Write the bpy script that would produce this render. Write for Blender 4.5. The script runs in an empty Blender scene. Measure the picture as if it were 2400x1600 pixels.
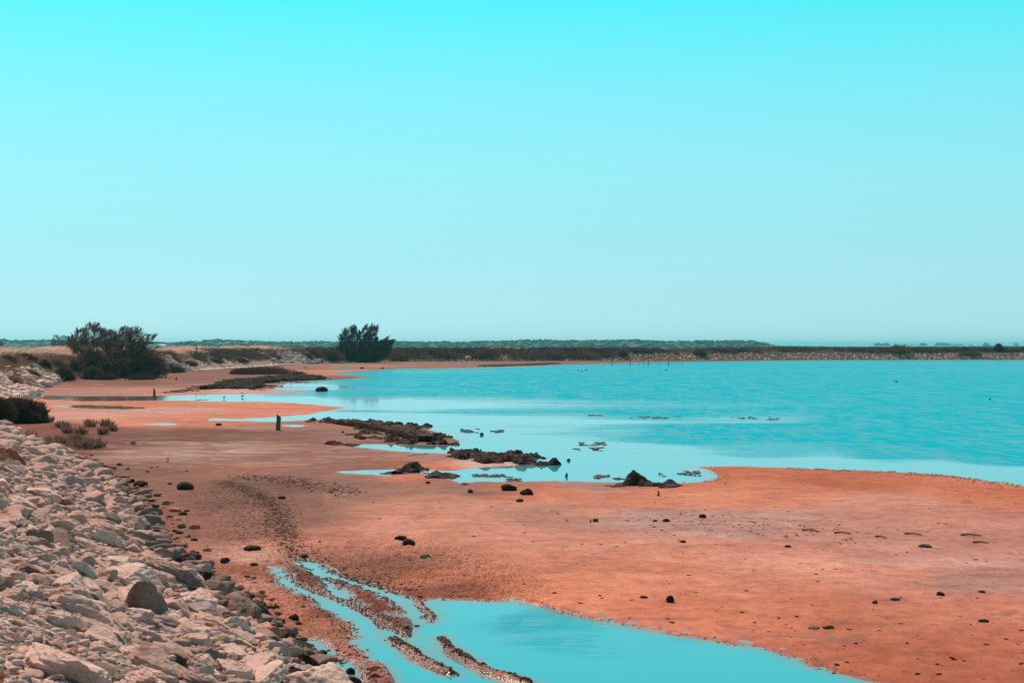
import bpy, math, random
import numpy as np
from mathutils import Vector, Matrix

S = bpy.context.scene
COL = S.collection
rng = np.random.default_rng(7)
random.seed(7)

# ------------------------------------------------------------------ camera
EYE = 4.0            # metres above the lagoon
FOC = 2400 * 50 / 36.0   # focal length in photograph pixels
HOR = 808.0          # photograph row of the horizon
cd = bpy.data.cameras.new('camera')
cam = bpy.data.objects.new('camera', cd); COL.objects.link(cam); S.camera = cam
cam.location = (0, 0, EYE); cam.rotation_euler = (math.radians(90), 0, 0)
cd.lens = 50; cd.sensor_width = 36; cd.shift_y = 8 / 2400.0
cd.clip_start = 0.1; cd.clip_end = 30000

# ------------------------------------------------------------------ sky, sun, exposure
SUN_EL, SUN_AZ = math.radians(49), math.radians(-30)     # in front of the camera, to the left
world = bpy.data.worlds.new("World"); S.world = world; world.use_nodes = True
nt = world.node_tree; nt.nodes.clear()
def wn(t): return nt.nodes.new(t)
sky = wn('ShaderNodeTexSky'); sky.sky_type = 'NISHITA'; sky.sun_disc = False
sky.sun_elevation = SUN_EL; sky.sun_rotation = SUN_AZ; sky.dust_density = .4
tc = wn('ShaderNodeTexCoord'); sep = wn('ShaderNodeSeparateXYZ'); ramp = wn('ShaderNodeValToRGB')
nt.links.new(tc.outputs['Generated'], sep.inputs[0]); nt.links.new(sep.outputs['Z'], ramp.inputs[0])
# cyan grade of the sky by elevation; values are a third of the multiplier
stops = [(0.000, (0.183, 0.353, 0.563)), (0.035, (0.173, 0.316, 0.455)), (0.070, (0.176, 0.327, 0.383)), (0.122, (0.200, 0.394, 0.377)), (0.174, (0.179, 0.469, 0.398)), (0.208, (0.138, 0.519, 0.420)), (0.233, (0.100, 0.557, 0.437)), (.32, (.075, .38, .30)), (.50, (.10, .25, .21)), (.70, (.15, .22, .19)), (1.0, (.2, .22, .18))]
cr = ramp.color_ramp
while len(cr.elements) > 1: cr.elements.remove(cr.elements[-1])
cr.elements[0].position = stops[0][0]; cr.elements[0].color = (*stops[0][1], 1)
for p, c in stops[1:]:
    e = cr.elements.new(p); e.color = (*c, 1)
mul = wn('ShaderNodeVectorMath'); mul.operation = 'MULTIPLY'
dbl = wn('ShaderNodeVectorMath'); dbl.operation = 'SCALE'; dbl.inputs['Scale'].default_value = 3.0
nt.links.new(sky.outputs[0], mul.inputs[0]); nt.links.new(ramp.outputs[0], mul.inputs[1])
nt.links.new(mul.outputs[0], dbl.inputs[0])
flat = wn('ShaderNodeValToRGB'); fe = flat.color_ramp        # the same graded sky by elevation alone, evening out the glare round the sun
while len(fe.elements) > 1: fe.elements.remove(fe.elements[-1])
FL = [(0.0, (185, 234, 242)), (.035, (178, 233, 241)), (.07, (168, 236, 244)), (.122, (156, 241, 250)), (.174, (132, 243, 254)), (.208, (108, 244, 255)), (.233, (88, 243, 255)), (.32, (60, 185, 205)), (.5, (66, 140, 160)), (.7, (80, 112, 135)), (1.0, (80, 104, 125))]
for k, (p, c) in enumerate(FL):
    e = fe.elements[0] if k == 0 else fe.elements.new(p)
    e.position = p; e.color = (*[((v / 255 + .055) / 1.055) ** 2.4 for v in c], 1)
nt.links.new(sep.outputs['Z'], flat.inputs[0])
ten = wn('ShaderNodeVectorMath'); ten.operation = 'SCALE'; ten.inputs['Scale'].default_value = 10.0; nt.links.new(flat.outputs[0], ten.inputs[0])
mx = wn('ShaderNodeMix'); mx.data_type = 'RGBA'; mx.clamp_factor = True; mx.inputs[0].default_value = .6
nt.links.new(dbl.outputs[0], mx.inputs[6]); nt.links.new(ten.outputs[0], mx.inputs[7])
bg = wn('ShaderNodeBackground'); bg.inputs['Strength'].default_value = 0.10
out = wn('ShaderNodeOutputWorld'); nt.links.new(mx.outputs[2], bg.inputs[0]); nt.links.new(bg.outputs[0], out.inputs[0])

sl = bpy.data.lights.new('sun', 'SUN'); sl.energy = 5.0; sl.angle = math.radians(0.5); sl.color = (1.0, .82, .70)
sun = bpy.data.objects.new('sun', sl); COL.objects.link(sun)
to_sun = Vector((math.sin(SUN_AZ) * math.cos(SUN_EL), math.cos(SUN_AZ) * math.cos(SUN_EL), math.sin(SUN_EL)))
sun.rotation_euler = to_sun.to_track_quat('Z', 'Y').to_euler(); sun.location = (-20, 30, 40)

S.view_settings.view_transform = 'Standard'; S.view_settings.look = 'None'
S.view_settings.exposure = 0; S.view_settings.gamma = 1; S.view_settings.use_curve_mapping = False
S.render.engine = 'CYCLES'
S.cycles.max_bounces = 5; S.cycles.diffuse_bounces = 2; S.cycles.glossy_bounces = 3
S.cycles.transparent_max_bounces = 6; S.cycles.volume_bounces = 0
S.cycles.caustics_reflective = False; S.cycles.caustics_refractive = False
S.cycles.sample_clamp_indirect = 4

# ------------------------------------------------------------------ small maths
def lin(c):
    c = np.asarray(c, float) / 255.0
    return np.where(c <= .04045, c / 12.92, ((c + .055) / 1.055) ** 2.4)
def hash2(ix, iy, s):
    h = (ix * 374761393 + iy * 668265263 + s * 1442695041) & 0xffffffff
    h = ((h ^ (h >> 13)) * 1274126177) & 0xffffffff
    return ((h ^ (h >> 16)) & 0xffffff) / float(0xffffff)
def vn2(x, y, s=0):
    ix = np.floor(x).astype(np.int64); iy = np.floor(y).astype(np.int64)
    fx = x - ix; fy = y - iy; fx = fx * fx * (3 - 2 * fx); fy = fy * fy * (3 - 2 * fy)
    a = hash2(ix, iy, s); b = hash2(ix + 1, iy, s); c = hash2(ix, iy + 1, s); d = hash2(ix + 1, iy + 1, s)
    return (a + (b - a) * fx) * (1 - fy) + (c + (d - c) * fx) * fy
def fbm2(x, y, o=4, s=0):
    t = 0; a = .5; n = 0
    for k in range(o):
        t = t + a * (vn2(x, y, s + k * 17) * 2 - 1); n += a; a *= .5; x = x * 2.03 + 3.1; y = y * 2.03 + 1.7
    return t / n
def vn3(p, s=0):
    i = np.floor(p).astype(np.int64); f = p - i; f = f * f * (3 - 2 * f)
    def h(dx, dy, dz): return hash2(i[:, 0] + dx + (i[:, 2] + dz) * 57, i[:, 1] + dy, s)
    x0 = h(0,0,0) * (1 - f[:,0]) + h(1,0,0) * f[:,0]; x1 = h(0,1,0) * (1 - f[:,0]) + h(1,1,0) * f[:,0]
    x2 = h(0,0,1) * (1 - f[:,0]) + h(1,0,1) * f[:,0]; x3 = h(0,1,1) * (1 - f[:,0]) + h(1,1,1) * f[:,0]
    return (x0 * (1 - f[:,1]) + x1 * f[:,1]) * (1 - f[:,2]) + (x2 * (1 - f[:,1]) + x3 * f[:,1]) * f[:,2]
def fbm3(p, o=3, s=0):
    t = 0; a = .5; n = 0
    for k in range(o):
        t = t + a * (vn3(p, s + 31 * k) * 2 - 1); n += a; a *= .5; p = p * 2.07 + 5.3
    return t / n
def smooth(a, b, x):
    t = np.clip((x - a) / (b - a), 0, 1); return t * t * (3 - 2 * t)

def ground0(px, py):           # a spot of the photograph on the level z = 0
    Y = FOC * EYE / (py - HOR); return ((px - 1200.0) / FOC * Y, Y)
def W(pts): return np.array([ground0(*p) for p in pts])

def seg_dist(P, poly, closed=True):
    n = len(poly); best = np.full(len(P), 1e18)
    for i in range(n if closed else n - 1):
        a = poly[i]; b = poly[(i + 1) % n]; ab = b - a; L = ab @ ab
        if L == 0: continue
        t = np.clip(((P - a) @ ab) / L, 0, 1)
        d = (P[:, 0] - a[0] - t * ab[0]) ** 2 + (P[:, 1] - a[1] - t * ab[1]) ** 2
        best = np.minimum(best, d)
    return np.sqrt(best)
def inside(P, poly):
    r = np.zeros(len(P), bool); n = len(poly)
    for i in range(n):
        a = poly[i]; b = poly[(i + 1) % n]
        if a[1] == b[1]: continue
        c = ((a[1] > P[:, 1]) != (b[1] > P[:, 1]))
        x = a[0] + (P[:, 1] - a[1]) / (b[1] - a[1]) * (b[0] - a[0])
        r ^= c & (P[:, 0] < x)
    return r
def sdist(P, poly, cap=6.0):   # positive outside
    d = np.full(len(P), cap)
    lo = poly.min(0) - cap; hi = poly.max(0) + cap
    m = (P[:, 0] > lo[0]) & (P[:, 0] < hi[0]) & (P[:, 1] > lo[1]) & (P[:, 1] < hi[1])
    if m.any():
        Q = P[m]; dd = seg_dist(Q, poly); dd = np.where(inside(Q, poly), -dd, dd); d[m] = np.minimum(dd, cap)
    return d
def chaikin(P, n=2):
    for _ in range(n):
        Q = [P[0]]
        for a, b in zip(P[:-1], P[1:]): Q += [a * .75 + b * .25, a * .25 + b * .75]
        Q.append(P[-1]); P = np.array(Q)
    return P

# ------------------------------------------------------------------ objects and materials
def tag(o, label=None, cat=None, group=None, kind=None):
    if label: o['label'] = label
    if cat: o['category'] = cat
    if group: o['group'] = group
    if kind: o['kind'] = kind
    return o
def mesh_np(name, V, F, mat=None, parent=None, smooth_=False, cols=None, loc=None):
    V = np.asarray(V, np.float32); F = np.asarray(F, np.int32)
    me = bpy.data.meshes.new(name)
    me.vertices.add(len(V)); me.vertices.foreach_set('co', V.ravel())
    k = F.shape[1]; me.loops.add(F.size); me.loops.foreach_set('vertex_index', F.ravel())
    me.polygons.add(len(F)); me.polygons.foreach_set('loop_start', np.arange(0, F.size, k, dtype=np.int32))
    me.polygons.foreach_set('loop_total', np.full(len(F), k, np.int32))
    me.polygons.foreach_set('use_smooth', np.full(len(F), smooth_, bool))
    me.update(calc_edges=True)
    if cols:
        for an, c in cols.items():
            c = np.asarray(c, np.float32)
            if c.ndim == 1:
                at = me.attributes.new(an, 'FLOAT', 'POINT'); at.data.foreach_set('value', c)
            else:
                at = me.attributes.new(an, 'FLOAT_COLOR', 'POINT')
                at.data.foreach_set('color', np.c_[c, np.ones(len(c))].astype(np.float32).ravel())
    if mat: me.materials.append(mat)
    o = bpy.data.objects.new(name, me); COL.objects.link(o)
    if parent: o.parent = parent
    if loc is not None: o.location = loc
    return o
def empty(name, loc):
    o = bpy.data.objects.new(name, None); COL.objects.link(o); o.location = loc; o.empty_display_size = .2; return o

class NB:
    """small helper for node materials"""
    def __init__(s, name):
        s.m = bpy.data.materials.new(name); s.m.use_nodes = True; s.t = s.m.node_tree; s.b = s.t.nodes['Principled BSDF']
        s.o = s.t.nodes['Material Output']; s.b.inputs['Specular IOR Level'].default_value = .25
    def n(s, t, **k):
        x = s.t.nodes.new(t)
        for a, b in k.items(): setattr(x, a, b)
        return x
    def l(s, a, b): s.t.links.new(a, b)
    def coord(s, kind='Object'):
        if kind == 'World': return s.n('ShaderNodeNewGeometry').outputs['Position']
        return s.n('ShaderNodeTexCoord').outputs[kind]
    def scale(s, co, v):
        m = s.n('ShaderNodeMapping'); m.inputs['Scale'].default_value = v; s.l(co, m.inputs[0]); return m.outputs[0]
    def noise(s, co, sc, det=4, ro=.6, dis=0):
        x = s.n('ShaderNodeTexNoise'); x.inputs['Scale'].default_value = sc; x.inputs['Detail'].default_value = det
        x.inputs['Roughness'].default_value = ro; x.inputs['Distortion'].default_value = dis; s.l(co, x.inputs['Vector']); return x.outputs['Fac']
    def vor(s, co, sc, feat='F1', out='Distance'):
        x = s.n('ShaderNodeTexVoronoi', feature=feat); x.inputs['Scale'].default_value = sc; s.l(co, x.inputs['Vector']); return x.outputs[out]
    def ramp(s, v, st):
        r = s.n('ShaderNodeValToRGB'); e = r.color_ramp.elements
        while len(e) > 1: e.remove(e[-1])
        for i, (p, c) in enumerate(st):
            q = e[0] if i == 0 else e.new(p)
            q.position = p; q.color = (c, c, c, 1) if isinstance(c, (int, float)) else (*c, 1)
        s.l(v, r.inputs[0]); return r.outputs[0]
    def mix(s, f, a, b, mode='MIX'):
        x = s.n('ShaderNodeMix', data_type='RGBA', blend_type=mode, clamp_factor=True)
        for v, i in ((f, 0), (a, 6), (b, 7)):
            if isinstance(v, (int, float)): x.inputs[i].default_value = v if i == 0 else (v, v, v, 1)
            elif isinstance(v, tuple): x.inputs[i].default_value = (*v, 1)
            else: s.l(v, x.inputs[i])
        return x.outputs[2]
    def math(s, op, a, b=0.0):
        x = s.n('ShaderNodeMath', operation=op)
        for v, i in ((a, 0), (b, 1)):
            if isinstance(v, (int, float)): x.inputs[i].default_value = v
            else: s.l(v, x.inputs[i])
        return x.outputs[0]
    def attr(s, name, fac=False):
        a = s.n('ShaderNodeAttribute'); a.attribute_name = name; return a.outputs['Fac' if fac else 'Color']
    def bump(s, h, dist, strength=1.0, nrm=None):
        x = s.n('ShaderNodeBump'); x.inputs['Distance'].default_value = dist
        if isinstance(strength, (int, float)): x.inputs['Strength'].default_value = strength
        else: s.l(strength, x.inputs['Strength'])
        s.l(h, x.inputs['Height'])
        if nrm is not None: s.l(nrm, x.inputs['Normal'])
        s.l(x.outputs[0], s.b.inputs['Normal']); return x.outputs[0]
    def base(s, c, rough=.9):
        if isinstance(c, tuple): s.b.inputs['Base Color'].default_value = (*c, 1)
        else: s.l(c, s.b.inputs['Base Color'])
        if isinstance(rough, (int, float)): s.b.inputs['Roughness'].default_value = rough
        else: s.l(rough, s.b.inputs['Roughness'])
        return s

# ------------------------------------------------------------------ the shape of the shore (read off the photograph, laid on the ground)
WATER = [
 # lagoon
 [(3400,1330),(2800,1190),(2400,1138),(2330,1128),(2250,1117),(2150,1108),(2000,1101),(1850,1096),(1740,1092),(1625,1093),(1660,1103),(1685,1116),(1662,1128),(1600,1132),
  (1560,1133),(1440,1130),(1390,1128),(1300,1126),(1200,1129),(1130,1127),(1080,1130),(1055,1122),(1040,1113),(985,1109),(900,1113),(800,1108),(788,1105),(850,1101),
  (960,1100),(1000,1102),(1060,1104),(1120,1096),(1220,1092),(1215,1080),(1110,1064),(1040,1062),(990,1062),(930,1056),(880,1050),(812,1044),(880,1041),(960,1044),(1050,1043),(1082,1036),(1060,1026),
  (1020,1010),(975,999),(940,993),(860,992),(790,985),(720,984),(640,988),(560,987),(486,985),(500,980),(560,981),(640,977),(720,971),(765,962),(812,955),(760,950),(700,944),
  (600,941),(500,940),(430,938),(300,939),(200,940),(110,936),(76,930),(90,926),(200,928),(350,928),(440,926),(520,924),(600,923),(690,920),(740,916),(640,914),(640,905),(665,897),
  (720,893),(800,889),(850,885),(830,880),(765,877),(820,872),(880,866),(950,863),(1000,864),(1100,862),(1240,858),(1300,855),(1500,850),(1700,847),(1900,844),(2400,843.4),(3400,843)],
 [(110,950),(200,949),(300,953),(352,956),(300,958),(200,956)],
 [(340,994),(380,991),(425,994),(380,996)],
 [(658,996),(690,995),(725,998),(690,1000)],
 [(760,862),(800,859),(856,859.5),(830,863),(790,863)],
 # rut on the right
 [(688,1309),(730,1316),(781,1342),(832,1362),(877,1375),(934,1395),(977,1413),(1000,1433),(1010,1465),(1000,1500),(965,1480),(959,1450),(951,1437),(929,1412),(898,1397),(857,1382),(806,1364),(770,1354),(730,1346),(704,1323)],
 # middle rut
 [(745,1354),(770,1362),(793,1378),(816,1388),(829,1403),(842,1420),(814,1409),(781,1397),(765,1380)],
 # left rut
 [(636,1328),(663,1334),(689,1357),(695,1369),(730,1383),(775,1400),(806,1411),(839,1429),(870,1449),(898,1474),(918,1505),(954,1536),(1000,1561),(1100,1640),(940,1660),(925,1600),(898,1557),(857,1549),(852,1532),(834,1493),(832,1475),(816,1458),(793,1437),(755,1422),(730,1405),(689,1390),(668,1374),(656,1363),(643,1343)],
 # pond at the bottom
 [(1000,1411),(1030,1405),(1080,1405),(1150,1408),(1210,1410),(1285,1421),(1330,1435),(1400,1452),(1500,1473),(1600,1490),(1700,1503),(1790,1521),(1850,1541),(1900,1560),(1990,1582),(2060,1602),(2300,1680),(2500,1800),(1000,1800),(925,1600),(900,1500),(860,1440),(900,1440),(1000,1450)],
 # pool at the foot of the bank
 [(710,1499),(738,1495),(756,1510),(762,1522),(785,1525),(800,1545),(835,1552),(842,1568),(850,1590),(860,1640),(800,1640),(797,1592),(785,1570),(748,1546),(732,1520)],
]
LAND = [  # islands and gravel ridges
 [(660,1322),(730,1347),(745,1356),(765,1381),(781,1398),(814,1410),(842,1421),(870,1436),(925,1452),(962,1452),(964,1482),(955,1494),(930,1480),(900,1466),(896,1474),(870,1448),(839,1429),(806,1411),(775,1400),(730,1383),(690,1360)],
 [(912,1494),(935,1500),(965,1517),(995,1540),(1035,1560),(1070,1580),(1040,1580),(1000,1564),(965,1545),(945,1525),(925,1508)],
 [(1033,1493),(1052,1504),(1060,1520),(1085,1533),(1105,1545),(1122,1560),(1160,1574),(1200,1586),(1250,1601),(1240,1612),(1180,1594),(1130,1578),(1098,1560),(1070,1543),(1045,1528)],
 [(974,1404),(990,1416),(1008,1432),(1020,1443),(1012,1456),(1006,1442),(985,1425)],
 [(841,1558),(870,1555),(900,1560),(915,1580),(925,1600),(950,1640),(880,1640),(862,1592),(842,1574)],
]
WATER_W = [W(p) for p in WATER]; LAND_W = [W(p) for p in LAND]
LAG = WATER_W[0]

def land_d(P):
    """metres inland from the nearest water (negative in water), with a ragged edge"""
    X, Y = P[:, 0], P[:, 1]
    d = sdist(P, WATER_W[0])
    for w in WATER_W[1:]: d = np.minimum(d, sdist(P, w))
    isl = np.full(len(P), -6.0)
    for w in LAND_W: isl = np.maximum(isl, -sdist(P, w))
    d = np.maximum(d, isl); calm_ = 1 - .8 * smooth(-.12, 0, isl)
    near = np.clip(Y / 60.0, .2, 6)
    d = d + .10 * calm_ * fbm2(X * 3.1, Y * 2.2, 4, 5) * (1 + near) + calm_ * .22 * near * fbm2(X * .55 / near ** .6, Y * .35 / near ** .6, 3, 9)
    rut = smooth(0, .5, 1.2 - np.hypot((X + 2.6) / 3.4, (Y - 21.5) / 8.5))
    d = d + rut * .10 * calm_ * fbm2(X * 7, Y * 6, 3, 15)
    d = np.where(isl > -.05, d + smooth(-.04, .05, isl) * (.035 + .05 * fbm2(X * 9, Y * 6, 3, 16)), d)
    return d, rut, isl
def H_flat(P):
    X, Y = P[:, 0], P[:, 1]
    d, rut, isl = land_d(P)
    z = np.where(d > 0, .035 * (1 - np.exp(-np.maximum(d, 0) * 1.6)), np.maximum(.16 * d, -.25))
    z = z + smooth(-.03, .06, isl) * (.035 + .04 * np.abs(fbm2(X * 8, Y * 6, 3, 27)))
    inl = smooth(0, .35, d)
    z = z + smooth(70, 25, Y) * (.009 * fbm2(X * 7, Y * 5, 3, 23)) * smooth(-.4, -.1, d) + inl * (.010 * fbm2(X * .9, Y * .9, 3, 21) + .02 * fbm2(X * .12, Y * .12, 2, 22))
    z = z + smooth(-.05, .15, d) * rut * (.055 * np.abs(fbm2(X * 6, Y * 6, 4, 25)) + .012 * fbm2(X * 22, Y * 18, 2, 26))
    return z, d, rut

FOOT_PX = [(3600,840),(2900,841),(2400,841.5),(1900,842),(1500,845),(1300,846),(1000,846.5),(900,848),(830,850),(700,854),(620,858),(540,864),(470,868),(400,874),(300,882),(230,886),(170,892),(130,898),
  (100,910),(76,925),(20,942),(-30,960),(-40,980),(0,993),(50,1010),(100,1050),(160,1068),(210,1090),(250,1120),(290,1150),(340,1195),(388,1290),(455,1343),(505,1362),(560,1405),(615,1462),(680,1500),(750,1565),(815,1610),(880,1680),(980,1800)]
foot = W(FOOT_PX)
foot = np.vstack([foot, [[.9, 9], [2.6, 4], [5, -2], [9, -10]]])
FOOT = chaikin(foot, 2)
# resample by distance from the camera
def resample(P, f):
    seg = np.hypot(*(P[1:] - P[:-1]).T); L = np.r_[0, np.cumsum(seg)]; s = 0; out = []
    while s < L[-1]:
        p = np.array([np.interp(s, L, P[:, 0]), np.interp(s, L, P[:, 1])]); out.append(p); s += f(np.hypot(*p))
    return np.array(out)
FOOT_S = resample(FOOT, lambda r: min(max(r * .006, .12), 1.6))
DIKE_POLY = np.vstack([FOOT, [[-900, -40], [-900, 2500], [700, 2500]]])
def dike_t(P):
    d = seg_dist(P, FOOT, closed=False)
    return np.where(inside(P, DIKE_POLY), d, -d)
def dike_z(t, X, Y):
    leftp = smooth(-30, -60, X) * smooth(60, 110, Y)
    slope = .40 + .1 * leftp
    crest = 2.35 + .25 * smooth(60, 140, Y) + .15 * fbm2(X * .05, Y * .05, 2, 41)
    a = slope * t
    z = np.where(a < crest, a, crest + leftp * np.minimum((t - crest / slope) * .045, .65))
    z = np.where((a > crest - .5) & (a < crest + .5), (z - .06), z)
    rt = smooth(-75, -45, X) * smooth(200, 260, Y)
    z = z - rt * smooth(16, 30, t) * 3.4 - (1 - rt) * smooth(48, 64, t) * 3.9 * smooth(90, 140, Y)
    z = z + smooth(.2, 1.2, t) * (.06 * fbm2(X * 1.1, Y * 1.1, 4, 43)) * (1 + leftp)
    z = np.where(t < 0, t * .35 + .0, z)
    return z
def H(P):
    zf, d, r = H_flat(P); t = dike_t(P)
    return np.maximum(zf, np.where(t > -.3, dike_z(t, P[:, 0], P[:, 1]), -9))
_YS = np.geomspace(8, 800, 900)
def place(px, py):
    """the point of the terrain seen at a photograph pixel"""
    def g(ys):
        P = np.c_[(px - 1200) / FOC * ys, ys]; return EYE - (py - HOR) / FOC * ys - H(P), P
    y0 = FOC * EYE / max(py - HOR, 4.5)
    ys = _YS[(_YS < y0 * 1.03)]; g0, P = g(ys); i = np.argmax(g0 < 0)
    if g0[i] >= 0: i = len(ys) - 1
    lo = ys[max(i - 1, 0)]; hi = ys[i]
    ys = np.linspace(lo, hi, 24); g0, P = g(ys); j = np.argmax(g0 < 0)
    if g0[j] >= 0: j = 23
    return Vector((P[j, 0], P[j, 1], float(H(P[j:j + 1])[0])))
def hz(x, y): return float(H(np.array([[x, y]]))[0])

# ------------------------------------------------------------------ colours of the flat, spot by spot (photograph pixel -> colour of the mud there)
SPOTS = """560 1060 160 122 112;450 1080 150 112 100;900 1150 162 118 102;550 1170 138 98 86;800 1050 158 112 98;900 1030 140 98 86;700 1020 135 92 80;480 1240 150 104 90;400 1130 140 98 84;1000 862 150 105 90;950 856 150 108 94;1700 846 125 90 80;2300 843 110 82 74;1900 844 105 78 70;640 866 150 100 84;700 862 150 108 94;600 872 130 92 80;240 893 132 86 72;520 868 140 95 82;350 882 135 88 74;420 893 140 92 78;180 906 150 98 82;1700 1108 196 115 86;2000 1118 196 115 86;2350 1152 202 123 96;1650 1142 206 129 101;2100 1190 202 142 124;1700 1170 210 137 110;1500 1180 207 133 109;1250 1160 202 127 100
1100 1150 152 110 97;1700 1235 182 140 129;2000 1250 194 138 124;2350 1250 194 135 122;1300 1210 184 132 116;1000 1180 198 138 120;800 1130 152 110 98;700 1122 138 96 84
1000 1250 208 143 123;1300 1280 210 143 124;1700 1300 208 142 124;2200 1300 198 142 129;1000 1350 216 141 115;1250 1340 218 142 115;1500 1345 217 141 116;1800 1330 212 144 125
2300 1365 188 138 129;1300 1390 212 135 106;1600 1420 209 130 103;1900 1420 212 135 108;2300 1430 207 134 112;1900 1500 201 121 97;2300 1520 192 113 91;2100 1580 190 112 87
2380 1590 186 109 88;500 1150 130 92 78;600 1205 145 104 92;450 1215 150 106 94;300 1110 128 90 76;200 1040 118 72 58;100 1010 132 80 66;400 1063 165 128 118
700 1070 150 110 98;600 1096 158 108 90;850 1095 150 104 90;300 1030 122 80 68;560 1017 122 82 70;800 1020 150 110 100;650 1135 124 86 74;560 1300 205 146 128
600 1380 196 136 118;480 1310 172 111 87;520 1350 160 100 78;650 1400 198 134 114;750 1480 188 128 104;820 1520 184 128 110;720 1370 138 82 64;850 1424 138 82 66
930 1470 130 80 66;750 1290 188 128 110;900 1330 165 114 92;300 947 208 133 105;600 950 214 138 111;740 950 212 134 107;200 975 208 156 144;400 965 204 154 142
300 984 216 143 119;500 975 208 134 106;640 965 212 137 111;150 955 212 145 124;200 912 178 130 120;400 916 194 134 118;300 897 128 84 70;500 905 158 112 100
550 917 208 160 148;150 900 142 88 74;450 880 138 90 78;620 890 120 92 86;740 870 202 134 109;800 872 198 127 103;900 858 182 124 106;1100 855 148 108 94
1250 852 140 102 92;1500 848 138 98 86;1050 1070 168 126 116;1120 1088 216 178 170;1020 1092 206 127 100;930 1085 160 105 87;1040 1130 170 115 100;1400 1135 170 130 120
560 990 206 132 104;640 1002 170 122 110;1800 1380 214 140 115;2100 1370 204 136 117;2150 1440 208 132 106;1000 1120 196 124 100;1180 1145 180 118 98;1520 1215 176 138 130
1350 1190 196 134 114;350 1280 168 112 92;420 1180 150 104 92;700 1560 150 104 90;1000 1395 170 103 82"""
sp = np.array([[float(v) for v in r.split()] for r in SPOTS.replace('\n', ';').split(';') if r.strip()])
ILL = np.array([1.14, 1.20, 1.28])      # what a white card on the flat shows, by channel
def mud_colour(P):
    Y = np.maximum(P[:, 1], 8); u = P[:, 0] / Y * FOC + 1200; v = np.log(FOC * EYE / Y)
    su = sp[:, 0]; sv = np.log(sp[:, 1] - HOR)
    c = lin(sp[:, 2:5]) / ILL
    X = P[:, 0]; wob = fbm2(X * .25, Y * .12, 3, 61); u = u + wob * 40; v = v + .035 * fbm2(X * .5, Y * .25, 3, 63)
    num = np.zeros((len(P), 3)); den = np.zeros(len(P))
    for i in range(len(sp)):
        w = 1.0 / (((u - su[i]) / 260) ** 2 + ((v - sv[i]) / .13) ** 2 + .03) ** 3.0
        num += w[:, None] * c[i]; den += w
    return num / den[:, None]

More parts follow.
